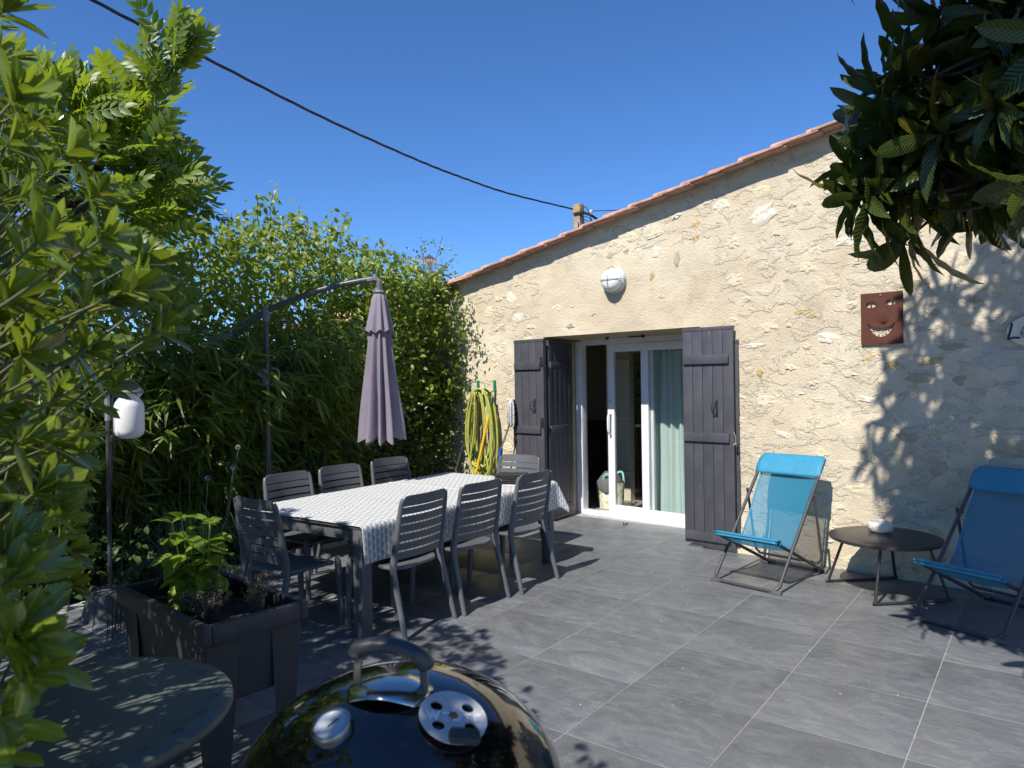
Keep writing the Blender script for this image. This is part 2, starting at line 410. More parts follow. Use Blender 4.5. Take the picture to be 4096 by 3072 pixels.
# side and back of the building
bk = MB()
bk.add([(-8.2, 0, -.05), (-8.2, 6, -.05), (-8.2, 6, ztop(-8.2)), (-8.2, 0, ztop(-8.2)), (3.2, 0, -.05), (3.2, 6, -.05), (3.2, 6, ztop(3.2)), (3.2, 0, ztop(3.2))],
       [(0, 3, 2, 1), (4, 5, 6, 7), (1, 2, 6, 5)]); bk.build('rear_wall', M_PLASTER, house, smooth=30)

# field stones showing through the render, each an uneven patch standing a little proud
def stone_mesh(i, n=13):
    rg = random.Random(100 + i); V, F = [], []
    ang = [2 * math.pi * (k + rg.uniform(-.25, .25)) / n for k in range(n)]
    rad = [rg.uniform(.60, 1.10) for _ in range(n)]
    for ring, (s, h) in enumerate(((1.10, -.5), (.96, .30), (.68, .62), (.36, .70))):
        for a, r in zip(ang, rad): V.append((math.cos(a) * (r * s + rg.uniform(-.05, .05)) * .5, -(h + (rg.uniform(-.42, .42) if ring else 0)), math.sin(a) * (r * s + rg.uniform(-.05, .05)) * .5))
    V.append((0, -.6, 0))
    for q in range(3):
        for k in range(n): F.append((q * n + (k + 1) % n, (q + 1) * n + (k + 1) % n, (q + 1) * n + k, q * n + k))
    for k in range(n): F.append((3 * n + (k + 1) % n, 4 * n, 3 * n + k))
    return [tuple(p) for p in V], F
stone_me = {}
for mi, m in enumerate(M_STONES):
    for i in range(5):
        V, F = stone_mesh(i + 9 * mi); stone_me[mi, i] = MB().add(V, F).mesh('stone', m, 28)
placed = []
def put_stone(x, z, w_, h_, mi, rot=None, dep=None):
    placed.append((x, z, max(w_, h_) * .5))
    inst('stone', stone_me[mi, random.randrange(5)], house, (x, -wall_disp(x, z) + .001, z), (0, random.uniform(-.35, .35) if rot is None else rot, 0), (w_, dep or random.uniform(.007, .014), h_))
for s in ((-1.90, 1.80, .215, .12, 0, .0), (-2.43, 2.86, .27, .19, 0, -.35), (-1.74, 2.55, .26, .10, 0, 0), (-3.02, 2.88, .10, .10, 3, 0), (-3.03, 2.76, .10, .11, 3, .1),
          (-3.93, 2.72, .10, .07, 4, 0), (-3.76, 2.73, .08, .07, 4, 0), (-3.63, 2.69, .17, .16, 1, .2), (-3.86, 2.60, .14, .10, 1, .5), (-3.43, 2.68, .10, .14, 0, .6), (-3.21, 2.60, .075, .17, 4, .1),  # leading dark pair stands in for shaded hollows, with the shade put into colour
          (-3.48, 2.47, .06, .13, 3, .2), (-3.45, 2.84, .24, .07, 2, -.15), (-3.22, 2.98, .13, .06, 0, -.3), (-2.90, 3.06, .18, .08, 2, -.2), (-2.78, 3.0, .19, .12, 0, -.1), (-3.7, 2.86, .18, .11, 1, .4),
          (-2.12, 2.03, .13, .07, 3, -.2), (-2.03, 1.99, .10, .05, 3, -.1), (-1.32, 2.17, .26, .07, 4, 0), (-1.18, 1.95, .10, .08, 4, .3), (-.92, 2.02, .09, .06, 4, .2), (-1.05, 1.70, .22, .05, 4, 0), (-1.20, 1.60, .22, .06, 3, -.2),
          (-1.28, 1.48, .20, .11, 4, .1), (-1.02, 1.46, .10, .09, 4, 0), (-.78, 1.62, .30, .19, 5, 0), (-.62, 1.42, .25, .20, 5, 0), (-1.1, 1.26, .14, .06, 5, 0), (-1.35, 1.05, .16, .10, 4, .4), (-.7, 1.0, .34, .18, 4, .1),
          (-5.15, 2.22, .19, .16, 0, -.3), (-5.6, 2.28, .20, .14, 1, -.5), (-5.25, 2.41, .17, .16, 0, .3), (-5.45, 2.1, .22, .06, 1, -.4), (-4.97, 2.08, .16, .06, 2, .1), (-4.45, 2.06, .12, .06, 4, .0), (-2.72, 1.83, .07, .13, 1, .2), (-2.5, 1.77, .18, .06, 0, -.1),
          (-2.46, 1.55, .07, .10, 3, 0), (-2.2, 1.58, .13, .07, 2, .2), (-1.75, 1.52, .15, .06, 2, .1), (-1.6, 1.64, .12, .07, 3, -.2), (-1.62, 1.32, .20, .06, 0, .1), (-2.25, 1.03, .24, .06, 0, .25), (-1.5, .95, .18, .10, 1, 0), (-1.75, .82, .22, .08, 2, .1), (-2.4, 1.3, .22, .12, 2, -.2),
          (-1.65, .63, .30, .10, 1, 0), (-1.3, .60, .2, .07, 5, 0), (-1.15, .83, .12, .16, 4, .3), (-.95, .62, .18, .07, 5, 0)):
    put_stone(*s)
tries = 0
while len(placed) < 285 and tries < 9000:
    tries += 1
    x = random.uniform(-6.4, .6); z = random.uniform(.06, 3.5)
    if z > ztop(x) - .16: continue
    if DX0 - .10 < x < DX1 + .10 and z < DZ + .06: continue
    if DX0 < x < DX1 + .1 and z < 2.75 and random.random() < .93: continue          # smooth render over the lintel
    if -1.7 < x < -1.3 and 1.7 < z < 2.2: continue
    big = random.random() ** 1.5; w_ = .07 + .16 * big; h_ = w_ * random.uniform(.35, .80)
    if any((x - a) ** 2 + ((z - b) * 1.5) ** 2 < ((w_ * .5 + r) * 1.12 + .015) ** 2 for a, b, r in placed): continue
    u = random.random()
    mi = (1 if u < .48 else 2 if u < .84 else 0 if u < .90 else 3 if u < .95 else 4)
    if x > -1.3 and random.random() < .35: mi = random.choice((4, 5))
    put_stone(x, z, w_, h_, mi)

# roof: verge of overlapping canal tiles on flat under-tiles, tile rows behind
roof = MB()
RL0, RL1 = -6.9, 1.8
def rz(x): return 2.706 + .1813 * (x + 5.785)
roof.grid(lambda a, b: (RL0 + (RL1 - RL0) * a, -.02 + 5.6 * b, rz(RL0 + (RL1 - RL0) * a) - .002), 2, 2)
roof = roof.build('roof', M_TERRA2, house)
sl_a = math.atan(.1813)
und = MB().bbox((.15, 0, 0), (.335, .34, .020), .004).mesh('under_tile', M_TERRA2, 30)
cv, cf = [], []
for s in range(2):
    for k in range(9):
        a = math.pi * k / 8; r = (.098, .082)[s]
        for q in (r, r - .014): cv.append((.40 * s, -math.cos(a) * q, math.sin(a) * q * .66))
for k in range(8):
    a, b = 2 * k, 18 + 2 * k
    cf += [(a, b, b + 2, a + 2), (a + 1, a + 3, b + 3, b + 1), (a, a + 2, a + 3, a + 1), (b, b + 1, b + 3, b + 2)]
cf += [(0, 1, 19, 18), (16, 34, 35, 17)]
cov = MB().add(cv, cf).mesh('roof_tile', M_TERRA, 40)
n_t = 31
for i in range(n_t):
    x = -5.785 - 4 * .274 + i * .274 + random.uniform(-.008, .008)
    inst('under_tile', und, roof, (x, .02 + random.uniform(-.012, .008), rz(x) + .012), (random.uniform(-.02, .02), -sl_a + .035, 0))
    inst('roof_tile', cov, roof, (x - .06, -.045 + random.uniform(-.008, .008), rz(x) - .012), (0, -sl_a + .045, random.uniform(-.02, .02)))
rows = MB()
for k in range(1, 22):
    for i in range(0, n_t):
        x = -5.785 - 4 * .274 + i * .274
        rows.add(cv, cf, Matrix.Translation((x - .06, -.045 + .245 * k, rz(x) - .012)) @ Matrix.Rotation(-sl_a + .045, 4, 'Y'))
tag(rows.build('tile_rows', M_TERRA, roof), kind='stuff')

# the sliding glazed door
door = inst('glass_door', None, house, (0, .67, 0))
fr = MB()
fr.bbox((-4.84, .04, .97), (.085, .10, 1.94), .006); fr.bbox((-3.02, .04, .97), (.085, .10, 1.94), .006)
fr.bbox((-3.93, .04, 1.925), (1.74, .10, .07), .006); fr.bbox((-3.93, .03, .02), (1.74, .12, .045), .006)
fr.build('door_frame', M_PVC, door)
def panel(x0, x1, y, hw=.085):
    p = MB(); z0, z1 = .045, 1.888
    p.bbox((x0 + hw / 2, y, (z0 + z1) / 2), (hw, .045, z1 - z0), .005); p.bbox((x1 - hw / 2, y, (z0 + z1) / 2), (hw, .045, z1 - z0), .005)
    p.bbox(((x0 + x1) / 2, y, z1 - hw / 2), (x1 - x0 - 2 * hw, .045, hw), .005); p.bbox(((x0 + x1) / 2, y, z0 + hw / 2), (x1 - x0 - 2 * hw, .045, hw), .005)
    p.build('sash', M_PVC, door)
    MB().box(((x0 + x1) / 2, y, (z0 + z1) / 2), (x1 - x0 - 2 * hw + .01, .008, z1 - z0 - 2 * hw + .01)).build('pane', M_GLASS, door)
panel(-4.475, -3.90, .05); panel(-4.015, -3.08, -.003)
hd = MB(); hd.tube(smooth_path([(-4.433, .025, .90), (-4.433, -.02, .93), (-4.433, -.03, 1.02), (-4.433, -.02, 1.11), (-4.433, .025, 1.13)]), .012, 8)
hd.build('door_handle', M_PVC, door); MB().bbox((-4.433, .022, 1.265), (.035, .012, .10), .003).build('lock_plate', M_PVC, door)
MB().tube([(-4.433, .014, 1.27), (-4.433, .02, 1.27)], .008).build('keyhole', M_IRON, door)
# shutter stops under the lintel
for x in (-4.30, -3.86):
    st = MB(); st.tube([(x, .45, 1.96), (x, .45, 1.925)], .016); st.build('shutter_stop', M_IRON, house)
MB().bbox((-3.95, .45, 1.94), (.17, .03, .012), .002).build('shutter_catch', M_IRON, house)

# shutters: planks, battens and ironwork
def shutter(loc, rz_, W=.475, H=1.92, n=5, face=-1, handle=True, battens=(.11, .98, 1.66), short=.0):
    s = inst('shutter', None, house, loc, (0, 0, rz_))
    pw = W / n
    for k in range(n):
        p = MB().bbox((-W / 2 + pw * (k + .5), 0, .02 + H / 2 + random.uniform(-.003, .003)), (pw - .003, .028, H - .035), .003)
        p.build('plank', M_SHUT, s)
    MB().bbox((0, 0, H + .008), (W + .004, .034, .032), .003).build('top_rail', M_SHUT, s)
    for z in battens:
        b = MB().bbox((-.012, face * .0235, z), (W - .05, .024, .078), .005)
        for x in (-.17, .0, .15): b.tube([(x, face * .034, z + .012), (x, face * .039, z + .012)], .006, 6)
        b.build('batten', M_SHUT, s)
    if handle:
        h = MB().bbox((.085, face * .016, 1.235), (.022, .005, .15), .002)
        h.tube(smooth_path([(.085, face * .018, 1.19), (.06, face * .05, 1.20), (.06, face * .055, 1.27), (.085, face * .018, 1.285)]), .005, 6)
        h.build('pull_handle', M_IRON, s)
    return s
s1 = shutter((-2.90, -.055, .005), 0.0)
c_ = MB().bbox((.25, -.02, .93), (.012, .05, .012), .002); c_.tube(smooth_path([(.262, -.05, .93), (.27, -.055, .99), (.255, -.06, 1.04)]), [.005, .008, .004] + [.003] * 10, 6)
c_.build('wall_catch', mat('catch_iron', (.35, .34, .30), .6, .4), s1)
s2 = shutter((-4.965, -.045, .0), -.0, W=.41, n=4)
for z in (.35, 1.06, 1.7):
    h = MB().tube([(.222, -.02, z - .06), (.222, -.02, z + .06)], .008, 8); h.bbox((.19, -.017, z), (.06, .006, .10), .002); h.build('hinge', M_IRON, s2)
b = MB(); b.tube([(-.20, -.03, .80), (-.20, -.03, 1.30)], .009, 6)
for z in (.86, 1.02, 1.14, 1.24): b.bbox((-.195, -.026, z), (.035, .02, .035), .003)
b.build('bolt', M_IRON, s2)
s3 = shutter((-4.805, .275, .0), R(96.5), W=.49, H=1.91, n=5, face=-1, handle=False)
# a fourth leaf folded behind the right-hand one
shutter((-2.875, -.008, .005), 0.0, W=.475, H=1.80, n=5, handle=False, battens=())

# ------------------------------------------------------------------ the room behind the glass
rm = MB(); rm.add([(-6.4, 6.62, 2.35), (-1.6, 6.62, 2.35), (-1.6, 9.6, 2.35), (-6.4, 9.6, 2.35)], [(0, 1, 2, 3)])
tag(rm.build('room_ceiling', M_ROOM), kind='structure')
rm = MB(); rm.add([(-6.4, 6.56, .012), (-1.6, 6.56, .012), (-1.6, 9.6, .012), (-6.4, 9.6, .012)], [(0, 1, 2, 3)])
tag(rm.build('room_floor', M_ROOMF), kind='structure')
rm = MB()
rm.add([(-6.4, 6.62, 0), (-6.4, 9.6, 0), (-6.4, 9.6, 2.35), (-6.4, 6.62, 2.35), (-1.6, 6.62, 0), (-1.6, 9.6, 0), (-1.6, 9.6, 2.35), (-1.6, 6.62, 2.35)], [(0, 1, 2, 3), (7, 6, 5, 4), (1, 5, 6, 2)])
rm.box((-5.66, 6.67, 1.2), (1.5, .1, 2.4)); rm.box((-2.25, 6.67, 1.2), (1.4, .1, 2.4)); rm.box((-3.95, 6.67, 2.17), (2.0, .1, .4))
rm.box((-4.94, 7.5, 1.2), (.34, .1, 2.37))
tag(rm.build('room_wall', M_ROOM), kind='structure')

# ------------------------------------------------------------------ things in the doorway
M_WHITE = mat('white_ceramic', (.72, .70, .66), .35, var=.06)
sh = root('wall_rail', (-4.94, 7.44, 0), 'three thin white horizontal rails on the wall inside the glass door', 'rail')
for z in (.36, 1.03, 1.74): MB().bbox((0, -.001, z), (.32, .02, .016), .002).build('rail', M_WHITE, sh)
cb = root('dark_cabinet', (-6.05, 7.9, 0), 'dark wooden cabinet standing inside the open doorway', 'cabinet')
MB().bbox((0, 0, .46), (.6, 1.3, .92), .01).build('carcass', M_DARKW, cb); MB().bbox((.302, .33, .46), (.02, .62, .84), .004).build('cabinet_door', M_DARKW, cb); MB().bbox((.302, -.33, .46), (.02, .62, .84), .004).build('cabinet_door', M_DARKW, cb)
sd = root('plant_stand', (-4.60, 7.72, 0), 'white stand under the potted plant inside the glass door', 'stand')
MB().bbox((0, 0, .93), (.34, .3, .03), .004).build('stand_top', M_WHITE, sd)
for a, b in ((-1, -1), (1, -1), (1, 1), (-1, 1)): MB().box((a * .15, b * .13, .465), (.03, .03, .90)).build('leg', M_DARKW, sd)
pt = root('potted_plant', (-4.60, 7.72, .947), 'leafy green plant in a white pot behind the glass door', 'plant')
MB().lathe([(0, 0), (.085, 0), (.12, .26), (.105, .26), (.10, .2), (0, .2)], 24).build('pot', M_WHITE, pt)
M_HOUSEPL = leaf_mat('houseplant_leaf', (.02, .06, .015), (.05, .13, .03))
n = 260; q = unit(n) * (RNG.random((n, 1)) ** .5) * np.array([.2, .2, .38]) + np.array([0, 0, .62])
scatter('foliage', leaf_t(1, .35, 3), q, frames(unit(n) + np.array([0, 0, .2]), unit(n)), np.full(n, .11), M_HOUSEPL, pt)
def curtain_mat():
    t = NT('sheer_curtain'); c = t.coord(); t.done((.66, .78, .74), .9, None)
    lines = t.n('TexWave', wave_type='BANDS', bands_direction='X'); t.set(lines.inputs['Vector'], c); lines.inputs['Scale'].default_value = 9
    t.set(t.p.inputs['Base Color'], t.mix(t.math('MULTIPLY', lines.outputs['Fac'], .35), (.70, .80, .77), (.50, .63, .60)))
    tr = t.n('BsdfTranslucent'); tr.inputs[0].default_value = (.7, .8, .76, 1); mx = t.n('MixShader'); mx.inputs[0].default_value = .3
    t.t.links.new(t.p.outputs[0], mx.inputs[1]); t.t.links.new(tr.outputs[0], mx.inputs[2]); t.t.links.new(mx.outputs[0], t.out.inputs[0]); return t.m
cu = MB(); cu.grid(lambda a, b: (-4.02 + 1.02 * a + .10 * (1 - b) ** 2 * (1 - a) * 0 + .03 * (1 - b) * math.sin(a * 40), 6.70 + .028 * math.sin(a * 70 + 2 * nz(a * 5, b * 2)) + .012 * nz(a * 30, b * 3), .05 + 1.93 * b), 150, 12)
tag(cu.build('curtain', curtain_mat(), smooth=180), 'pale mint sheer curtain hanging in pleats behind the right glass panel', 'curtain')
def bag_mat():
    t = NT('leaf_print_cloth'); c = t.coord()
    v = t.n('TexVoronoi'); t.set(v.inputs['Vector'], t.scale(c, (34, 34, 22))); v.inputs['Scale'].default_value = 1.
    k = t.n('SeparateColor'); t.set(k.inputs[0], v.outputs['Color'])
    pat = t.ramp(k.outputs[0], (0., (.62, .60, .50)), (.35, (.45, .46, .10)), (.55, (.70, .66, .56)), (.75, (.06, .16, .20)), (.9, (.50, .47, .14)))
    pat.node.color_ramp.interpolation = 'CONSTANT'
    e = t.math('LESS_THAN', v.outputs['Distance'], .52)
    return t.done(t.mix(e, (.68, .66, .58), pat), .8)
bag = root('tote_bag', (-4.725, 6.95, .012), 'leaf patterned cloth tote bag full of grey laundry in the open doorway', 'bag')
MB().grid(lambda a, b: ((.15 + .03 * b + .01 * nz(a * 6, b * 3)) * math.cos(a * 6.2832), (.10 + .03 * b + .01 * nz(a * 6, b * 3, 4)) * math.sin(a * 6.2832), .30 * b), 28, 8).build('bag_body', bag_mat(), bag, 180)
for yy in (-.1, .1): MB().tube(smooth_path([(-.02, yy, .28), (.0, yy * 1.3, .38), (.08, yy * 1.3, .40), (.12, yy, .28)]), .009, 6, flat=(1.6, .5)).build('bag_handle', mat('teal_strap', (.25, .5, .47), .7), bag)
MB().lathe([(0, .42), (.06, .41), (.11, .36), (.15, .30), (.14, .2)], 26, mod=lambda r, z, a: (r * (1 + .15 * nz(math.cos(a) * 2, math.sin(a) * 2, z * 9)), z + .03 * nz(math.cos(a) * 3, math.sin(a) * 3, r * 20))).build('laundry', mat('grey_cloth', (.10, .10, .105), .9, bump=.4, bscale=30), bag, 180)

# ------------------------------------------------------------------ on the house wall
M_STEEL = mat('bare_steel', (.62, .62, .60), .32, 1., var=.1)
lp = root('bulkhead_lamp', (-3.885, WY, 2.465), 'round white bulkhead lamp with wire cage above the door', 'lamp')
RX = Matrix.Rotation(R(90), 4, 'X')
MB().lathe([(0, .0), (.128, .0), (.13, .03), (.118, .045), (.0, .045)], 40, M=RX).build('lamp_base', mat('lamp_grey', (.55, .56, .57), .4), lp)
MB().lathe([(.112, .045), (.112, .075), (.098, .11), (.06, .13), (0, .137)], 40, M=RX).build('lamp_glass', mat('opal_glass', (.78, .78, .77), .2, var=.02), lp, 180)
for k in (0, 1):
    p = [(math.cos(a) * .127 * (k == 0) , -(.03 + .115 * math.sin(a) ** .6 if 0 < a < math.pi else .03), math.cos(a) * .127 * (k == 1)) for a in np.linspace(0, math.pi, 17)]
    MB().tube(p, .0035, 6).build('cage_wire', M_STEEL, lp)
MB().tube([(.128 * math.cos(a), -.05, .128 * math.sin(a)) for a in np.linspace(0, 6.283, 33)[:-1]], .0035, 6, closed=True).build('cage_ring', M_STEEL, lp)

def rust_mat():
    t = NT('rusted_sheet'); c = t.coord(); a = t.noise(c, 14, 6, .7); b = t.noise(c, 130, 3, .7)
    col = t.ramp(a, (.3, (.052, .021, .017)), (.7, (.090, .036, .028))); col = t.mix(t.math('MULTIPLY', b, .4), col, (.20, .075, .04))
    return t.done(col, .85, t.bump(b, .4, .003), spec=.2)
M_RUST = rust_mat()
mk = root('metal_face_plaque', (-1.51, WY - .022, 1.735), 'rusty brown sheet metal plaque with cut-out grinning face on the wall', 'plaque')
PW, PH = .29, .39
def pl(x, y): return ((x - 428) / 556 * PW, (820 - y) / 672 * PH)
def eye(cx, cy, w_, h_):
    pts = []
    for a in np.linspace(0, 2 * math.pi, 21)[:-1]:
        s = math.sin(a); pts.append(pl(cx + w_ * math.cos(a), cy - h_ * np.sign(s) * abs(s) ** 1.2))
    return pts
def mouth():
    top, bot = [], []
    yt = lambda x: 536 + 72 * (1 - ((x - 420) / 195) ** 2); yb = lambda x: 540 + 182 * max(0, 1 - ((x - 420) / 195) ** 2) ** .8
    x = 228
    teeth_t = {312: 48, 372: 30, 440: 36, 512: 46, 556: 26}; teeth_b = {336: 44, 390: 62, 440: 40, 486: 60, 535: 40}
    def edge(fn, teeth, sg):
        out = [(225, 536)]
        for xc in sorted(teeth):
            w_ = 6; l = teeth[xc] * sg
            out += [(xc - w_ - 12, fn(xc - w_ - 12)), (xc - w_, fn(xc - w_)), (xc - w_, fn(xc) + l), (xc + w_, fn(xc) + l), (xc + w_, fn(xc + w_))]
        return out + [(614, 536)]
    a = edge(yt, teeth_t, .55); b_ = edge(yb, teeth_b, -.6)
    return [pl(*p) for p in a] + [pl(*p) for p in reversed(b_[1:-1])]
bm = bmesh.new()
for loop in ([pl(150, 150), pl(428, 152), pl(706, 148), pl(704, 500), pl(706, 818), pl(420, 822), pl(150, 815), pl(152, 480)], eye(292, 300, 74, 42), eye(560, 282, 78, 40), mouth()):
    vs_ = [bm.verts.new((x, 0, z)) for x, z in loop]
    for a, b in zip(vs_, vs_[1:] + vs_[:1]): bm.edges.new((a, b))
bmesh.ops.triangle_fill(bm, use_beauty=True, edges=bm.edges[:])
me = bpy.data.meshes.new('plate'); bm.to_mesh(me); bm.free(); me.materials.append(M_RUST)
o = bpy.data.objects.new('plate', me); COL.objects.link(o); o.parent = mk; md = o.modifiers.new('t', 'SOLIDIFY'); md.thickness = .004; md.offset = 0
for cx, cy in ((288, 304), (570, 284)):
    a = pl(cx, cy); MB().bbox((a[0], 0, a[1]), (.009, .004, .044), .001).build('pupil', M_RUST, mk)
nb, nt = pl(465, 330), pl(440, 560)
MB().add([(nb[0], -.002, nb[1]), (nt[0] - .045, -.002, nt[1] + .035), (nt[0] + .012, -.022, nt[1] + .02), (nt[0] + .055, -.002, nt[1] + .03), (nt[0], -.004, nt[1])], [(0, 1, 2), (0, 2, 3), (1, 4, 2), (2, 4, 3)]).build('nose', M_RUST, mk, 60)
a = pl(420, 185); MB().tube([(a[0], -.002, a[1]), (a[0], -.008, a[1])], .006, 8).build('screw', M_STEEL, mk)

sg = root('oval_sign', (-.505, WY - .02, 1.785), 'cream oval sign with black handwriting at the right edge', 'sign')
MB().lathe([(0, 0), (1, 0), (1, .012 / .23), (0, .012 / .23)], 48, M=RX @ Matrix.Diagonal((.23, .122, .23, 1))).build('sign_board', mat('cream_board', (.66, .62, .53), .6, var=.05), sg)
M_INK = mat('black_ink', (.006, .006, .012), .5, var=.0)
def stroke(pts, name='letter', r=.0075): MB().tube(smooth_path([(x * .92 - .047, -.0135, z) for x, z in pts], 5), r, 6, flat=(1, .25)).build(name, M_INK, sg)
stroke([(-.165, .055), (-.178, .0), (-.190, -.045), (-.186, -.05), (-.155, -.042), (-.118, -.046)])
stroke([(-.118, -.02), (-.085, -.005), (-.075, .022), (-.092, .030), (-.108, .0), (-.10, -.036), (-.075, -.044), (-.045, -.025)])
stroke([(-.045, -.02), (-.02, .03), (-.022, .0), (-.008, -.03), (-.03, -.045), (-.048, -.035)])
MB().tube([(.0, -.013, .098), (.0, -.016, .098)], .008, 10).build('screw_hole', M_INK, sg)

# ------------------------------------------------------------------ hose, tap and tools in the corner by the left shutter
M_HOSE = mat('yellow_hose', (.36, .38, .075), .5, var=.22, scale=20)
M_GRN = mat('green_metal', (.012, .16, .085), .4)
hk = root('hose_hanger', (-5.63, WY, 1.40), 'green metal hose hanger screwed to the wall', 'hanger')
for x in (-.14, .12):
    MB().bbox((x, -.012, .05), (.035, .012, .13), .003).build('bracket', M_GRN, hk)
    MB().tube(smooth_path([(x, -.01, .0), (x, -.10, -.02), (x, -.17, .02)]), .010, 6, flat=(2, .6)).build('arm', M_GRN, hk)
MB().tube(smooth_path([(-.14, -.165, .02), (-.10, -.16, .085), (.08, -.16, .09), (.12, -.165, .02)], 5), .005, 6).build('guard_rail', M_GRN, hk)
P = []
for k in range(11):
    L_ = random.uniform(.34, .52); wd = random.uniform(.08, .20); yo = -.05 - .011 * k; xo = random.uniform(-.06, .05)
    for a in np.linspace(0, 2 * math.pi, 17)[:-1]:
        s, c = math.sin(a), math.cos(a)
        P.append((-5.64 + xo + wd * np.sign(s) * abs(s) ** .8 * (1.0 - .12 * c), WY + yo - .006 * math.sin(a / 2) + .01 * s, 1.40 - L_ + L_ * c + .02 * c))
P += [(-5.70, WY - .16, .95), (-5.75, WY - .18, .55), (-5.60, WY - .19, .42), (-5.48, WY - .17, .50), (-5.52, WY - .16, .68)]
hs = MB().tube(smooth_path(P, 4), .0115, 7)
tag(hs.build('garden_hose', M_HOSE, smooth=180), 'coiled yellow-green garden hose hanging on the wall', 'hose')
tp = root('garden_tap', (-5.66, WY, .80), 'metal outdoor tap with a dark green watering timer', 'tap')
MB().tube(smooth_path([(0, 0, 0), (0, -.07, .0), (0, -.10, -.01), (0, -.105, -.05)]), .012, 8).build('spout', M_STEEL, tp)
MB().tube([(0, -.06, .0), (0, -.06, .05)], .007).bbox((0, -.06, .055), (.06, .012, .012), .003).build('tap_lever', M_STEEL, tp)
MB().bbox((-.02, -.11, -.12), (.10, .07, .075), .012).build('timer_box', mat('timer_green', (.01, .045, .035), .4), tp)
MB().tube([(-.085, -.11, -.12), (-.06, -.11, -.12)], .038, 14).build('timer_dial', M_IRON, tp)
bt = root('garden_tool', (-5.60, WY - .20, 0), 'yellow-handled tool with green grip leaning beside the hose', 'tool')
MB().tube([(-.09, -.10, .05), (.02, .015, .70), (.115, .10, 1.24)], .0145, 10).build('shaft', mat('yellow_paint', (.75, .45, .01), .35), bt)
MB().tube([(.1135, .098, 1.23), (.125, .11, 1.32), (.128, .112, 1.335)], [.018, .0175, .008], 10).build('grip', mat('grip_green', (.012, .06, .04), .5), bt)
MB().bbox((-.09, -.10, .03), (.26, .05, .05), .01).build('head', M_IRON, bt)
mp = root('mop', (-5.35, WY - .2, 0), 'upturned mop with striped grey head and silver handle', 'mop')
MB().tube([(0, -.05, .01), (.03, -.02, .40), (.075, .01, .74)], .011, 10).build('lower_handle', M_STEEL, mp)
MB().tube([(.066, .004, .69), (.082, .013, .78)], .016, 10).build('blue_joint', mat('blue_plastic', (.02, .09, .42), .4), mp)
MB().tube([(.075, .01, .74), (.19, .09, 1.12)], .010, 10).build('upper_handle', M_STEEL, mp)
h = MB()
for k in range(22):
    a = k * 2.4; x, y = .19 + .032 * math.cos(a) * (k / 22), .07 + .04 * math.sin(a) * (k / 22)
    h.tube(smooth_path([(.195, .08, 1.31), (x, y, 1.24), (x + .012 * math.cos(a), y - .01, 1.12 - .05 * random.random()), (x, y, 1.06 - .06 * random.random())]), .0085, 5)
h.build('mop_head', mat('mop_yarn', (.50, .49, .46), .95, var=.5, scale=60), mp, 180)
rd = MB().tube([(-6.10, WY - .28, .04), (-5.90, WY - .16, .75), (-5.72, WY - .07, 1.16)], .010, 10)
tag(rd.build('steel_pole', M_STEEL), 'chrome pole leaning against the hose coil', 'pole')

# ------------------------------------------------------------------ dining table, cloth, chairs
M_GREYM = mat('grey_aluminium', (.095, .10, .108), .45, .1, var=.1)
M_RESIN = mat('grey_resin', (.094, .102, .111), .48, var=.17, scale=3.5, bump=.12, bscale=260, bdist=.002)
TR = R(6.8); TC = (-4.155, 3.50)
TW, TL, TZ = 1.16, 2.14, .665
tb = root('dining_table', (*TC, 0), 'long grey metal dining table under the patterned cloth', 'table', TR)
MB().bbox((0, 0, TZ - .012), (TW, TL, .022), .004).build('table_top', M_GREYM, tb)
for a, b in ((-1, -1), (1, -1), (1, 1), (-1, 1)):
    MB().bbox((a * (TW / 2 - .045), b * (TL / 2 - .045), (TZ - .024) / 2), (.078, .078, TZ - .024), .005).build('leg', M_GREYM, tb)
for s in (-1, 1):
    MB().bbox((0, s * (TL / 2 - .035), TZ - .062), (TW - .175, .03, .075), .004).build('apron', M_GREYM, tb)
    MB().bbox((s * (TW / 2 - .035), 0, TZ - .062), (.03, TL - .175, .075), .004).build('apron', M_GREYM, tb)
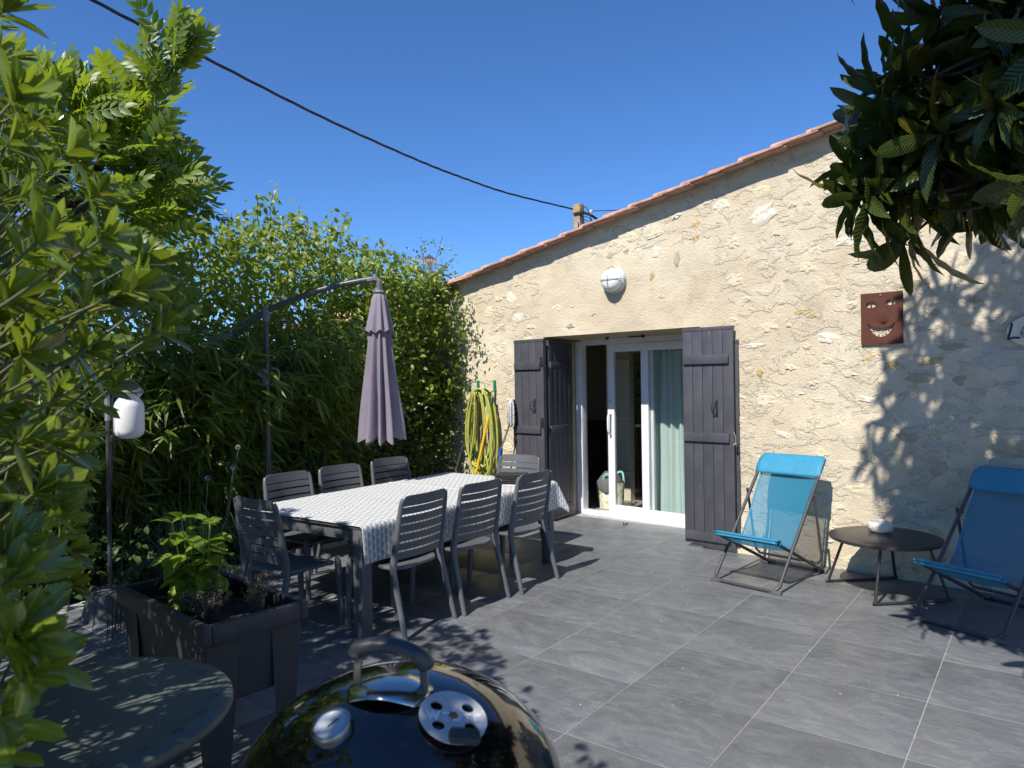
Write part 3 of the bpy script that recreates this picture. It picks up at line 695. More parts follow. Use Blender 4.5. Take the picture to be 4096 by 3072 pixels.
def cloth_mat():
    t = NT('scallop_cloth'); uv = t.n('UVMap'); sx = t.n('SeparateXYZ'); t.set(sx.inputs[0], uv.outputs[0])
    p = .050
    U = t.math('DIVIDE', sx.outputs[0], p); Vv = t.math('DIVIDE', sx.outputs[1], p * .72)
    row = t.math('FLOOR', Vv); fv = t.math('SUBTRACT', Vv, row)
    res = None
    def scale_at(dr):                      # circle rows above overlap those below
        r_ = t.math('ADD', row, float(dr)); sh_ = t.math('MULTIPLY', t.math('MODULO', t.math('ABSOLUTE', r_), 2.), .5)
        fu = t.math('SUBTRACT', t.math('FRACT', t.math('ADD', t.math('ADD', U, 100.), sh_)), .5)
        dv = t.math('MULTIPLY', t.math('SUBTRACT', fv, float(dr)), .72)
        d = t.math('SQRT', t.math('ADD', t.math('MULTIPLY', fu, fu), t.math('MULTIPLY', dv, dv)))
        ang = t.math('ARCTAN2', fu, dv)
        inside = t.math('LESS_THAN', d, .545)
        rim = t.math('GREATER_THAN', d, .475)
        rays = t.math('GREATER_THAN', t.math('SINE', t.math('MULTIPLY', ang, 17.)), .60)
        white = t.math('MAXIMUM', rim, t.math('MULTIPLY', rays, t.math('LESS_THAN', d, .43)))
        return inside, white
    i0, w0 = scale_at(0); i1, w1 = scale_at(-1)
    # lower row shows where the nearer scale does not cover it
    wht = t.math('ADD', t.math('MULTIPLY', i0, w0), t.math('MULTIPLY', t.math('SUBTRACT', 1., i0), t.math('MAXIMUM', t.math('MULTIPLY', i1, w1), t.math('SUBTRACT', 1., i1))))
    c = t.coord(); n1 = t.noise(c, 300, 2)
    col = t.mix(wht, (.185, .20, .205), (.66, .66, .65)); col = t.mix(t.math('MULTIPLY', n1, .15), col, (.4, .4, .4))
    return t.done(col, .75, t.bump(t.noise(c, 14, 3), .25, .01), spec=.25)
cl = MB(); ovx, ovf = .235, .17
nu_, nv_ = 76, 110; uvs = []
def cpt(a, b):
    s = -(TW / 2 + ovx) + (TW + 2 * ovx) * a; t_ = -(TL / 2 + .012) + (TL + .012 + ovf) * b
    ox = max(0, abs(s) - TW / 2 - .004); oy = max(0, t_ - TL / 2 - .004); on = max(0, -t_ - TL / 2)
    x = math.copysign(min(abs(s), TW / 2 + .004), s); y = min(t_, TL / 2 + .004)
    d = math.hypot(ox, oy); z = TZ + .0035 - max(0, d - .006) - .3 * on
    if ox > 0: x += math.copysign(min(ox, .02) * .55 + ox * (.10 + .12 * nz(t_ * 2.4, 5 * (s > 0)) + .05 * math.sin(t_ * 9)), s)
    if oy > 0: y += min(oy, .02) * .5 + oy * (.14 + .12 * nz(s * 3.4, 8)) + (.35 * min(ox, oy) if ox > 0 else 0)
    if ox > 0 and oy > 0: x += math.copysign(.35 * min(ox, oy), s)
    z += (.0022 * nz(s * 4, t_ * 4, 2) + .0045 * (math.exp(-((t_ - .33) / .014) ** 2) + math.exp(-((t_ + .40) / .014) ** 2) + math.exp(-((s - .02) / .013) ** 2))) if d == 0 else 0
    uvs.append((s, t_)); return (x, y, z)
cl.grid(cpt, nu_, nv_)
co = cl.build('tablecloth', cloth_mat(), None, 180, solid=.0015); co.location = (*TC, 0); co.rotation_euler.z = TR
ul = co.data.uv_layers.new(name='UVMap')
for lp_ in co.data.loops: ul.data[lp_.index].uv = uvs[lp_.vertex_index]
tag(co, 'grey and white scallop patterned tablecloth on the dining table', 'tablecloth')

def chair_proto():
    c = root('garden_chair', (0, 0, 0), '', 'chair')
    st = lambda z: np.interp(z, [0, .36, .42, .62, .83], [-.27, -.175, -.165, -.20, -.235])
    sxz = lambda z: np.interp(z, [0, .36, .45, .70, .83], [.235, .222, .215, .212, .205])
    for s in (-1, 1):
        P = smooth_path([(s * sxz(z), st(z), z) for z in (.0, .12, .26, .37, .43)], 4)
        MB().tube(P, [float(np.interp(p.z, [0, .43], [.0165, .023])) for p in P], 8, flat=(1, .95)).build('leg', M_RESIN, c, 60)
        P = smooth_path([(s * .19, .20, .405), (s * .198, .215, .36), (s * .208, .232, .0)], 4)
        MB().tube(P, [float(np.interp(p.z, [0, .4], [.0155, .022])) for p in P], 8).build('leg', M_RESIN, c, 60)
    se = MB()
    def sp(a, b):
        x = (a - .5) * 2; y = (b - .5) * 2; r = .86 + .14 * (1 - max(0, abs(x) - .7) / .3 * max(0, abs(y) - .7) / .3)
        z = .405 - .012 * (1 - x * x) * (1 - y * y) - .016 * max(0, y - .6) / .4 + .004 * x * x
        return (x * .212 * r * (1 - .04 * (y < 0) * -y), y * .205 * r + .015, z)
    se.grid(sp, 16, 14)
    se = se.build('seat', M_RESIN, c, 180); md = se.modifiers.new('t', 'SOLIDIFY'); md.thickness = .022; md.offset = -1
    md = se.modifiers.new('b', 'BEVEL'); md.width = .006; md.segments = 2; md.limit_method = 'ANGLE'
    bow = lambda x: -.028 * (1 - (x / .2) ** 2)
    bk_ = MB()
    for s in (-1, 1):
        P = smooth_path([(s * sxz(z), st(z), z) for z in (.41, .50, .62, .74)] + [(s * .207, st(.79), .79), (s * .198, st(.82) - .004, .816)], 4)
        bk_.tube(P, [float(np.interp(p.z, [.41, .6, .82], [.023, .019, .013])) for p in P], 8, flat=(.95, 1.05))
    nt = 14
    def rail(z0, z1, hw0, hw1, th=.011):
        V, F = [], []
        for i in range(nt + 1):
            u = i / nt * 2 - 1
            for z, hw in ((z0, hw0), (z1, hw1)):
                zz = z - (.026 * max(0, abs(u) - .80) ** 2 / .04 if z == z1 and z1 > .8 else 0)
                for q in (-th / 2, th / 2): V.append((u * hw, st(z) + bow(u * .2) + q, zz))
        for i in range(nt):
            a, b = 4 * i, 4 * i + 4
            F += [(a, b, b + 2, a + 2), (a + 1, a + 3, b + 3, b + 1), (a + 2, b + 2, b + 3, a + 3), (a, a + 1, b + 1, b)]
        F += [(0, 2, 3, 1), (4 * nt, 4 * nt + 1, 4 * nt + 3, 4 * nt + 2)]
        return V, F
    bk_.add(*rail(.770, .834, .207, .205))
    bk_ = bk_.build('backrest', M_RESIN, c, 50)
    zz = .452
    for k in range(6):
        h_ = .0415; hw = float(sxz(zz)) - .006
        sm = MB(); sm.add(*rail(zz, zz + h_, hw, hw, .010)); sm.build('slat', M_RESIN, bk_, 50); zz += h_ + .0125
    return c
ch0 = chair_proto()
CH = 'grey resin chair '
spots = [((-3.615, 3.975), 90 + 6, CH + 'nearest the house door on the near long side of table'),
         ((-3.590, 3.395), 90 + 5, CH + 'middle one of three on the near long side of table'),
         ((-3.545, 2.840), 90 + 9, CH + 'on the near long side, closest to the barbecue'),
         ((-4.64, 2.90), -90 + 8, CH + 'on the hedge side of table, nearest the planter'),
         ((-4.73, 3.42), -90 + 6, CH + 'middle one of three on the hedge side of table'),
         ((-4.84, 4.01), -90 + 4, CH + 'on the hedge side of table, below the parasol canopy'),
         ((-4.23, 4.60), 180 + 8, CH + 'at the far end of table in front of the hose'),
         ((-3.975, 2.345), 4, CH + 'in shade at the near end of table behind the planter')]
for i, (p, a, l) in enumerate(spots):
    c = ch0 if i == 0 else copy_tree(ch0)
    c.location = (*p, 0); c.rotation_euler.z = R(a); tag(c, l, 'chair', 'dining chairs round the long table')
M_OLIVE = mat('olive_canvas', (.17, .16, .035), .85, var=.1)
def pad(cx, cy, cz, w_, d_, h_, name, m, parent=None, seed=0.):
    return MB().bbox((0, 0, 0), (w_, d_, h_), h_ * .42).v
cu_ = MB().bbox((0, .01, .018), (.36, .36, .032), .012).build('seat_cushion', M_OLIVE); cu_.location = (-4.23, 4.60, .402); cu_.rotation_euler.z = R(188)
tag(cu_, 'olive green seat cushion on the chair at the far table end', 'cushion')
nk = root('napkin_stack', (-3.86, 4.27, TZ + .004), 'stack of folded black napkins on the far end of tablecloth', 'napkins', R(25))
M_NAP = mat('black_linen', (.022, .019, .021), .95, var=.3, bump=.4, bscale=60)
MB().bbox((-.03, -.02, .006), (.22, .18, .010), .003).build('placemat', mat('white_mat', (.55, .53, .5), .8), nk)
for k in range(6):
    z = .014 + .0135 * k; q = random.Random(k)
    MB().grid(lambda a, b: (.115 * (a * 2 - 1) + .012 * nz(b * 3, k), .09 * (b * 2 - 1) + .006 * nz(a * 4, k, 3), z + .005 * nz(a * 4, b * 4, k * 2.) + .008 * (a > .93) * 0), 12, 10).build('napkin', M_NAP, nk, 180, solid=.011)

# ------------------------------------------------------------------ cantilever parasol, closed
M_MAST = mat('parasol_grey', (.065, .068, .075), .4, .2, var=.12)
M_JOINT = mat('joint_grey', (.14, .145, .15), .5)
pb = Vector((-5.53, 3.08, 0)); tipv = Vector((-4.845, 3.715, 2.375)) - pb; rear = Vector((-5.80, 2.83, 1.875)) - pb
pr = root('cantilever_parasol', pb, 'closed mauve parasol hanging from a curved grey cantilever arm', 'parasol')
MB().tube([(0, 0, .06), (0, 0, 2.10)], .021, 14).build('mast', M_MAST, pr)
bs = MB()
for a in (0, 90): bs.bbox((0, 0, .03), (.9, .07, .05), .004, Matrix.Rotation(R(a + 20), 4, 'Z'))
bs.build('cross_base', M_MAST, pr)
arm = smooth_path([rear + Vector((.02, .02, .01)), Vector((0, 0, 2.118)), Vector((.36, .335, 2.30)), tipv + Vector((-.02, -.02, .005))], 8)
MB().tube(arm, .0205, 12, flat=(1, 1.15)).build('arm', M_MAST, pr, 60)
MB().tube([(-.0, 0, 2.03), (0, 0, 2.09), (0, 0, 2.15)], [.026, .034, .030], 12).build('arm_hinge', M_JOINT, pr)
MB().tube([rear + Vector((-.075, -.07, -.015)), rear + Vector((-.03, -.028, .01)), rear + Vector((.07, .065, .045))], [.045, .048, .026], 14).build('crank_housing', M_JOINT, pr)
MB().tube(smooth_path([rear + Vector((.0, .0, -.02)), rear + Vector((.03, .0, -.08)), rear + Vector((.05, .0, -.15)), rear + Vector((.07, .01, -.155))]), .012, 8).build('crank_handle', M_JOINT, pr)
MB().tube([rear + Vector((.05, .045, -.01)), (-.015, -.01, 1.60)], .015, 8, flat=(1.3, .7)).build('strut', M_MAST, pr)
MB().tube([(-.09, -.085, 1.66), (-.02, -.02, 1.58), (0, 0, 1.50)], [.022, .034, .027], 10).build('slide_bracket', M_JOINT, pr)
MB().tube(smooth_path([(.02, .02, 1.50), (.065, .06, 1.52), (.07, .065, 1.62), (.03, .03, 1.64)]), .010, 8).build('grab_handle', M_JOINT, pr)
MB().tube([(.0, -.02, 1.61), (.02, -.06, 1.61)], .028, 8).build('clamp_knob', M_JOINT, pr)
MB().tube([tipv + Vector((-.06, -.055, -.012)), tipv + Vector((-.01, -.01, .0)), tipv + Vector((.012, .012, -.02)), tipv + Vector((.012, .012, -.12))], [.026, .028, .027, .020], 10).build('tip_elbow', M_JOINT, pr)
def mauve():
    t = NT('mauve_canvas'); c = t.coord(); n1 = t.noise(c, 3, 4); n2 = t.noise(c, 420, 2)
    col = t.ramp(n1, (.3, (.205, .178, .222)), (.7, (.262, .235, .28)))
    t.done(col, .85, t.bump(n2, .25, .002), spec=.2)
    tr = t.n('BsdfTranslucent'); tr.inputs[0].default_value = (.3, .2, .28, 1); mx = t.n('MixShader'); mx.inputs[0].default_value = .12
    t.t.links.new(t.p.outputs[0], mx.inputs[1]); t.t.links.new(tr.outputs[0], mx.inputs[2]); t.t.links.new(mx.outputs[0], t.out.inputs[0]); return t.m
M_MAUVE = mauve()
cx, cy, cz = tipv.x + .012, tipv.y + .012, tipv.z - .12
def fold(r, z, a):
    s = (cz - z) / 1.30; ph = 8 * a + 1.1 * math.sin(a * 2 + 1) + .6 * math.sin(a * 3 + 2.2) + .35 * nz(math.cos(a) * 2, math.sin(a) * 2, s * 2)
    k = math.cos(ph); rr = r * (1 + (.10 + .30 * s) * k + .10 * nz(math.cos(a) * 3, math.sin(a) * 3, s * 3))
    dz = -.10 * s * max(0, s - .6) / .4 * (1 - k) * .8 if s > .6 else 0
    return rr * (1.0 + .12 * math.cos(a - 2.4)), z - dz * -1 * 0 + dz * (-1) * (1 if s > .6 else 0) * 0 + ((max(0, s - .72) / .28) * (-.05 * k + .13 * nz(math.cos(a) * 1.6, math.sin(a) * 1.6, 5.) - .02 * math.cos(3 * a)) if s > .72 else 0)
prof = [(float(np.interp(s, [0, .05, .2, .5, .85, 1], [.035, .058, .076, .105, .138, .150])), cz - .02 - 1.20 * s) for s in np.linspace(0, 1, 30)]
MB().lathe(prof, 112, (cx, cy, 0), mod=fold).build('canopy', M_MAUVE, pr, 180)
def fold2(r, z, a):
    s = (cz - z) / .34; return r * (1 + (.05 + .09 * s) * math.cos(9 * a + math.sin(2 * a))), z + .012 * s * math.cos(9 * a)
MB().lathe([(float(np.interp(s, [0, .1, 1], [.03, .058, .108])), cz + .005 - .33 * s) for s in np.linspace(0, 1, 12)], 90, (cx, cy, 0), mod=fold2).build('vent_cap', M_MAUVE, pr, 180)
MB().lathe([(0, .03), (.035, .028), (.05, .006), (.0, .0)], 18, (cx, cy, cz)).build('crown_cap', M_JOINT, pr)
for k in range(8):
    a = k * math.pi / 4 + .2; MB().tube([(cx + .02 * math.cos(a), cy + .02 * math.sin(a), cz - .1), (cx + .11 * math.cos(a), cy + .11 * math.sin(a), cz - 1.18)], .006, 5).build('rib', M_MAST, pr)

# ------------------------------------------------------------------ raised planter and its herbs
M_PLANT = mat('planter_plastic', (.034, .035, .040), .5, var=.1, bump=.2, bscale=200)
PX0, PX1, PY0, PY1, PZ = -3.42, -2.57, 1.165, 1.60, .62
pc = ((PX0 + PX1) / 2, (PY0 + PY1) / 2)
pln = root('raised_planter', (*pc, 0), 'black plastic raised planter box on legs planted with herbs', 'planter')
LX, LY = PX1 - PX0, PY1 - PY0
for s in (-1, 1):
    MB().bbox((0, s * (LY / 2 - .0175), PZ - .036), (LX, .035, .072), .008).build('rim', M_PLANT, pln)
    MB().bbox((s * (LX / 2 - .0175), 0, PZ - .036), (.035, LY - .07, .072), .008).build('rim', M_PLANT, pln)
tub = MB()
def ring(z, ix, iy): return [(a * (LX / 2 - ix), b * (LY / 2 - iy), z) for a, b in ((-1, -1), (1, -1), (1, 1), (-1, 1))]
tub.add(ring(PZ - .07, .022, .022) + ring(.30, .055, .055) + ring(.29, .07, .07), [(0, 4, 5, 1), (1, 5, 6, 2), (2, 6, 7, 3), (3, 7, 4, 0), (4, 8, 9, 5), (5, 9, 10, 6), (6, 10, 11, 7), (7, 11, 8, 4), (11, 10, 9, 8)])
for k in range(4):
    tub.add(ring(PZ - .07, .034, .034) + ring(.47, .05, .05), [(0, 1, 5, 4), (1, 2, 6, 5), (2, 3, 7, 6), (3, 0, 4, 7)]) if k == 0 else None
tub.build('tub', M_PLANT, pln, 20)
for a, b in ((-1, -1), (1, -1), (1, 1), (-1, 1)):
    lg = MB(); X, Y = a * (LX / 2 - .03), b * (LY / 2 - .03)
    V = []
    for z, wx_, wy_, ins in ((PZ - .085, .15, .13, 0.), (.40, .135, .115, .008), (.0, .075, .065, .03)):
        V += [(X - a * ins, Y - b * ins, z), (X - a * (ins + wx_), Y - b * ins, z), (X - a * (ins + .03), Y - b * (ins + .03), z), (X - a * ins, Y - b * (ins + wy_), z)]
    F = []
    for q in range(2):
        for k in range(4): F.append((q * 4 + k, q * 4 + (k + 1) % 4, q * 4 + 4 + (k + 1) % 4, q * 4 + 4 + k))
    F += [(0, 1, 2, 3), (8, 9, 10, 11)]
    lg.add(V, F if a * b > 0 else [tuple(reversed(x)) for x in F]); o = lg.build('leg', M_PLANT, pln, 20)
    o.location = (a * .008, b * .008, 0)
so_ = MB(); so_.grid(lambda u, v: ((u - .5) * (LX - .09), (v - .5) * (LY - .09), .545 + .025 * nz(u * 9, v * 5)), 24, 14); so_.build('soil', M_SOIL, pln, 180)
# basil
RNG = np.random.default_rng(21)
M_BASIL = leaf_mat('basil_leaf', (.12, .21, .018), (.25, .37, .035), .35, .35, bump=.3, rib=.3, veins=.4, nv=6.)
M_STEM = mat('green_stem', (.12, .20, .05), .6)
bp = np.array([-3.04, 1.37, .55]); ba = root('basil_plant', bp, 'bright green basil plant with broad cupped leaves in the planter', 'plant')
bl = leaf_t(1, .66, 6, .42, .30, .45, 1.0)
bme = tmpl_mesh('leaf', bl, M_BASIL); stems = MB(); LP, LR, LS = [], [], []
for k in range(13):
    a = RNG.uniform(0, 6.28); hgt = RNG.uniform(.14, .40) if k > 3 else RNG.uniform(.34, .44); rad = RNG.uniform(.02, .15)
    top = np.array([math.cos(a) * rad * 1.2, math.sin(a) * rad * .8, hgt])
    path = smooth_path([(top[0] * .3, top[1] * .3, 0), (top[0] * .7, top[1] * .7, hgt * .55), tuple(top)], 4); stems.tube(path, .0035, 5)
    for q in range(int(hgt / .06)):
        z = hgt * (1 - q * .2); base = np.array([top[0] * (1 - q * .12), top[1] * (1 - q * .12), max(.03, z)])
        for s in (0, math.pi):
            g_ = a + q * 1.57 + s; e = .35 - .25 * q + RNG.normal() * .2
            LP.append(base); LR.append((math.cos(g_) * math.cos(e), math.sin(g_) * math.cos(e), math.sin(e) + .15)); LS.append(RNG.uniform(.075, .125) * (.75 if q == 0 else 1))
LP = np.array(LP); Rm = frames(np.array(LR), np.tile([0, 0, 1.], (len(LP), 1)) + RNG.normal(size=(len(LP), 3)) * .25)
leaf_objects('leaf', bme, LP, Rm, LS, ba, (0, 0, 0)); stems.build('stem', M_STEM, ba, 180)
# chives
chv = root('chive_clump', (-3.25, 1.42, .55), 'dark green chives with drooping blades and mauve flower heads', 'plant')
M_CHIVE = mat('chive_green', (.035, .085, .04), .5)
bl_ = MB()
for k in range(150):
    a = RNG.uniform(0, 6.28); r0 = RNG.uniform(0, .09); h_ = RNG.uniform(.15, .42); ln = RNG.uniform(.02, .26)
    x, y = r0 * math.cos(a), r0 * math.sin(a) * .8
    bl_.tube([(x, y, 0), (x + ln * .25 * math.cos(a), y + ln * .2 * math.sin(a), h_ * .6), (x + ln * .7 * math.cos(a), y + ln * .5 * math.sin(a), h_ * .95), (x + ln * math.cos(a), y + ln * .8 * math.sin(a), h_ * (.9 if ln < .1 else .5))], [.0022, .0022, .0016, .0006], 4)
for k in range(14):
    x = -.12 + RNG.normal() * .03; y = -.10 + RNG.normal() * .04
    bl_.tube(smooth_path([(x + .05, y + .06, 0), (x, y, .16), (x - .06 + RNG.normal() * .06, y - .12, .08), (x - .06 + RNG.normal() * .08, y - .15, -.10 - .1 * RNG.random())], 3), .002, 4)
tag(bl_.build('blades', M_CHIVE, chv, 180), kind='stuff')
M_FLOW = mat('chive_flower', (.20, .16, .21), .8, var=.4, scale=60)
for (x, y, z) in ((-.03, .10, .52), (.10, .16, .57), (.07, .2, .66)):
    fl_ = MB()
    for d in unit(50): fl_.tube([(x + d[0] * .004, y + d[1] * .004, z + d[2] * .004), (x + d[0] * .013, y + d[1] * .013, z + d[2] * .013)], [.0012, .003], 4)
    fl_.build('flower_head', M_FLOW, chv, 180)
    MB().tube(smooth_path([(x * .5, y * .5, 0), (x * .8, y * .8, z * .6), (x, y, z - .01)], 4), .0022, 5).build('flower_stalk', M_CHIVE, chv)
# dry thyme twigs
M_TWIG = mat('dry_twig', (.14, .11, .075), .9, var=.3)
def twiggy(loc, label, n_, spread, hh):
    t_ = root('dry_thyme', loc, label, 'plant'); q = MB()
    for k in range(n_):
        a = RNG.uniform(0, 6.28); r0 = RNG.uniform(.2, 1) * spread; h_ = RNG.uniform(.5, 1) * hh
        P = smooth_path([(0.02 * math.cos(a), .02 * math.sin(a), 0), (r0 * .4 * math.cos(a), r0 * .4 * math.sin(a), h_ * .5), (r0 * math.cos(a) + RNG.normal() * .01, r0 * math.sin(a) + RNG.normal() * .01, h_)], 3)
        q.tube(P, .0011, 3)
        for p in P[2:]:
            for _ in range(4):
                d = unit(1)[0] * .012; q.tube([p, p + Vector(d)], [.0009, .0018], 3)
    tag(q.build('twigs', M_TWIG, t_, 180), kind='stuff')
twiggy((-2.83, 1.30, .55), 'dry grey-brown thyme twigs at the front corner of the planter', 60, .10, .13)
twiggy((-2.72, 1.45, .55), 'dead brown twigs at the right end of the planter', 34, .07, .19)

# ------------------------------------------------------------------ lantern on its post
M_LGREY = mat('light_grey_metal', (.20, .205, .21), .5)
ps = root('lamp_post', (-5.10, 1.705, 0), 'slim grey post in a round concrete foot beside the hedge', 'post')
MB().lathe([(0, .0), (.17, .0), (.165, .03), (.135, .15), (.125, .17), (0, .18)], 30).build('foot', mat('concrete', (.075, .075, .078), .9, bump=.3, bscale=80), ps)
MB().tube([(0, 0, .15), (0, 0, 1.30)], .013, 10).build('post', M_MAST, ps)
MB().tube([(0, 0, 1.28), (0, 0, 1.53)], .017, 10).build('sleeve', M_LGREY, ps)
MB().bbox((.055, .05, 1.475), (.15, .012, .03), .003, Matrix.Rotation(0, 4, 'Z')).build('bracket', M_LGREY, ps)
ln_ = root('hanging_lantern', (-4.995, 1.80, 1.165), 'white opal lantern with grey conical cap hanging from the post', 'lantern')
MB().lathe([(0, 0), (.055, .0), (.083, .022), (.091, .05), (.091, .205), (.082, .235), (.062, .262), (.062, .268), (.084, .292), (.0, .292)], 36).build('lantern_jar', mat('opal_plastic', (.74, .74, .74), .35, var=.02), ln_, 50)
MB().lathe([(.086, .290), (.09, .302), (.084, .312), (.032, .37), (.02, .385), (0, .39)], 36).build('cap', M_LGREY, ln_, 50)
MB().tube([(.028 * math.cos(a) + .02, 0, .395 + .028 * math.sin(a)) for a in np.linspace(0, 6.283, 15)[:-1]], .004, 6, closed=True).build('hanging_ring', M_LGREY, ln_)
cb_ = MB().tube(smooth_path([(.03, -.02, .40), (.0, -.07, .37), (-.005, -.098, .25), (-.002, -.1, .05), (-.02, -.10, -.03), (-.06, -.1, -.3), (-.12, -.09, -.75), (-.25, -.06, -.9), (-.38, .0, -.6), (-.33, .0, -.3), (-.17, -.02, .1), (-.115, -.04, .33), (-.09, -.05, .40), (-.02, -.03, .42)], 5), .0045, 6)
cb_.bbox((-.005, -.1, .0), (.03, .03, .05), .006); cb_.build('cable', M_IRON, ln_, 180)

# ------------------------------------------------------------------ round metal table in the left foreground
def patina():
    t = NT('worn_green_paint'); c = t.coord(); a = t.noise(c, 5, 6, .65); b = t.noise(t.scale(c, (4, 30, 1)), 1.5, 5, .7)
    col = t.ramp(a, (.3, (.062, .080, .072)), (.7, (.105, .120, .105))); col = t.mix(t.ramp(b, (.55, 0.), (.75, .35)), col, (.17, .18, .165))
    return t.done(col, t.ramp(a, (.3, .38), (.7, .55)), t.bump(b, .15, .003), spec=.5)
rt = root('round_metal_table', (-2.085, .60, 0), 'round grey-green metal table with punched rim holes in left foreground', 'table')
RR, RZ = .388, .66
MB().lathe([(0, RZ - .003), (RR - .06, RZ), (RR - .012, RZ + .001), (RR, RZ - .006), (RR + .002, RZ - .02), (RR - .006, RZ - .032), (RR - .012, RZ - .03), (RR - .014, RZ - .012), (0, RZ - .014)], 72).build('table_top', patina(), rt, 40)
for k in range(22):
    a = 2 * math.pi * (k + .5) / 22; q = MB()
    for dx, dy in ((-.012, 0), (.012, 0), (-.004, .009), (.006, -.009), (.003, .009), (-.007, -.009)):
        px, py = (RR - .048 + dy), dx; X, Y = px * math.cos(a) - py * math.sin(a), px * math.sin(a) + py * math.cos(a)
        q.lathe([(0, 0), (.0032, 0)], 8, (X, Y, RZ + .0013))
    q.build('punched_rosette', M_IRON, rt)
for k in range(3):
    a = k * 2.094 + .5; ca, sa = math.cos(a), math.sin(a)
    MB().tube(smooth_path([(.30 * ca, .30 * sa, RZ - .02), (.20 * ca, .20 * sa, .40), (.22 * ca, .22 * sa, .18), (.34 * ca, .34 * sa, .01)], 5), .012, 8).build('leg', M_IRON, rt)
MB().tube([(.2 * math.cos(a), .2 * math.sin(a), .33) for a in np.linspace(0, 6.283, 25)[:-1]], .008, 6, closed=True).build('brace_ring', M_IRON, rt)

# ------------------------------------------------------------------ kettle barbecue
def enamel():
    t = NT('black_enamel'); c = t.coord(); n1 = t.noise(c, 240, 3, .7); n2 = t.noise(c, 7, 5, .6)
    sp_ = t.math('GREATER_THAN', n1, .74)
    t.done(t.mix(t.math('MULTIPLY', sp_, .5), (.004, .004, .005), (.09, .085, .08)), t.math('MULTIPLY_ADD', n2, .12, .02), t.bump(n2, .02, .01), spec=.6)
    t.p.inputs['Coat Weight'].default_value = .6; t.p.inputs['Coat Roughness'].default_value = .03; return t.m
M_ENAM = enamel(); M_ALU = mat('cast_aluminium', (.52, .52, .51), .5, .25, var=.12, bump=.2, bscale=150)
bq = root('kettle_barbecue', (-.995, .795, .036), 'black enamel kettle barbecue with closed lid in the foreground', 'barbecue')
bq.scale = (1.08, 1.08, 1.0)
lidp = [(0, .945), (.05, .9435), (.10, .934), (.15, .914), (.195, .884), (.232, .845), (.258, .80), (.270, .755), (.274, .715), (.279, .712), (.279, .704), (.272, .703)]
lid = MB().lathe(lidp, 96).build('lid', M_ENAM, bq, 60)
MB().lathe([(.274, .70), (.278, .697), (.274, .69), (.268, .62), (.245, .54), (.205, .475), (.15, .43), (.08, .408), (0, .40)], 72).build('bowl', M_ENAM, bq, 60)
vd, rt_ = Vector((.79, -.62, 0)).normalized(), Vector((.62, .79, 0)).normalized()
def on_dome(dr, dc):
    p = rt_ * dr + vd * dc; r = p.length; rs = [q[0] for q in lidp[:9]]; zs = [q[1] for q in lidp[:9]]
    z = float(np.interp(r, rs, zs)); dz = (float(np.interp(r + .02, rs, zs)) - float(np.interp(r - .02, rs, zs))) / .04
    n_ = (p.normalized() * -dz + Vector((0, 0, 1))).normalized(); return Vector((p.x, p.y, z)), n_
def frame_at(p, n_, spin=0.):
    x = rt_ - n_ * rt_.dot(n_); x.normalize(); y = n_.cross(x); Mx = Matrix((x, y, n_)).transposed().to_4x4()
    return Matrix.Translation(p) @ Mx @ Matrix.Rotation(spin, 4, 'Z')
p, n_ = on_dome(.078, .113); FM = frame_at(p, n_)
vt = MB(); bmv = bmesh.new()
loops = [[(.052 * math.cos(a), .052 * math.sin(a)) for a in np.linspace(0, 6.2832, 41)[:-1]]] + [[(.031 * math.cos(q) + .0098 * math.cos(a), .031 * math.sin(q) + .0098 * math.sin(a)) for a in np.linspace(0, 6.2832, 17)[:-1]] for q in (R(38), R(142), R(218), R(322))]
for lo in loops:
    vv = [bmv.verts.new(FM @ Vector((x, y, .006))) for x, y in lo]
    for a, b in zip(vv, vv[1:] + vv[:1]): bmv.edges.new((a, b))
bmesh.ops.triangle_fill(bmv, use_beauty=True, edges=bmv.edges[:]); me = bpy.data.meshes.new('vent_disc'); bmv.to_mesh(me); bmv.free(); me.materials.append(M_ALU)
vo = bpy.data.objects.new('vent_disc', me); COL.objects.link(vo); vo.parent = bq; md = vo.modifiers.new('t', 'SOLIDIFY'); md.thickness = .0035; md.offset = 0
fc = bpy.data.curves.new('vent_lettering', 'FONT'); fc.body = 'weber'; fc.size = .030; fc.extrude = .0008; fc.offset = .0010; fc.align_x = 'CENTER'; fc.align_y = 'CENTER'; fc.space_character = 1.12
fo = bpy.data.objects.new('tmp', fc); COL.objects.link(fo); dg = bpy.context.evaluated_depsgraph_get(); tm = bpy.data.meshes.new_from_object(fo.evaluated_get(dg)); bpy.data.objects.remove(fo)
tm.materials.clear(); tm.materials.append(mat('raised_aluminium', (.78, .78, .77), .4, .2, var=.05)); tm.transform(FM @ Matrix.Translation((0, .001, .0085)))
lo_ = bpy.data.objects.new('vent_lettering', tm); COL.objects.link(lo_); lo_.parent = vo
MB().lathe([(0, .013), (.005, .012), (.008, .008), (.0, .007)], 12, M=FM).build('rusty_rivet', mat('rust', (.28, .09, .03), .9, var=.5, scale=200), vo)
tb_ = MB().bbox((0, 0, 0), (.046, .020, .014), .005, FM @ Matrix.Translation((.010, -.046, .016)))
for k in range(9): tb_.box((0, 0, 0), (.0022, .021, .015), FM @ Matrix.Translation((-.008 + .0045 * k, -.046, .0165)))
tb_.build('vent_tab', mat('tab_plastic', (.05, .05, .05), .7), vo)
p, n_ = on_dome(-.095, .106); TM = frame_at(p, n_)
th_ = MB().lathe([(.031, -.004), (.031, .010), (.030, .014), (.025, .016), (.024, .014)], 36, M=TM).build('thermometer', mat('brushed_steel', (.45, .44, .42), .28, 1.), bq)
MB().lathe([(0, .0142), (.0245, .014)], 30, M=TM).build('dial', mat('dial_face', (.42, .44, .47), .35, .0, var=.05), th_)
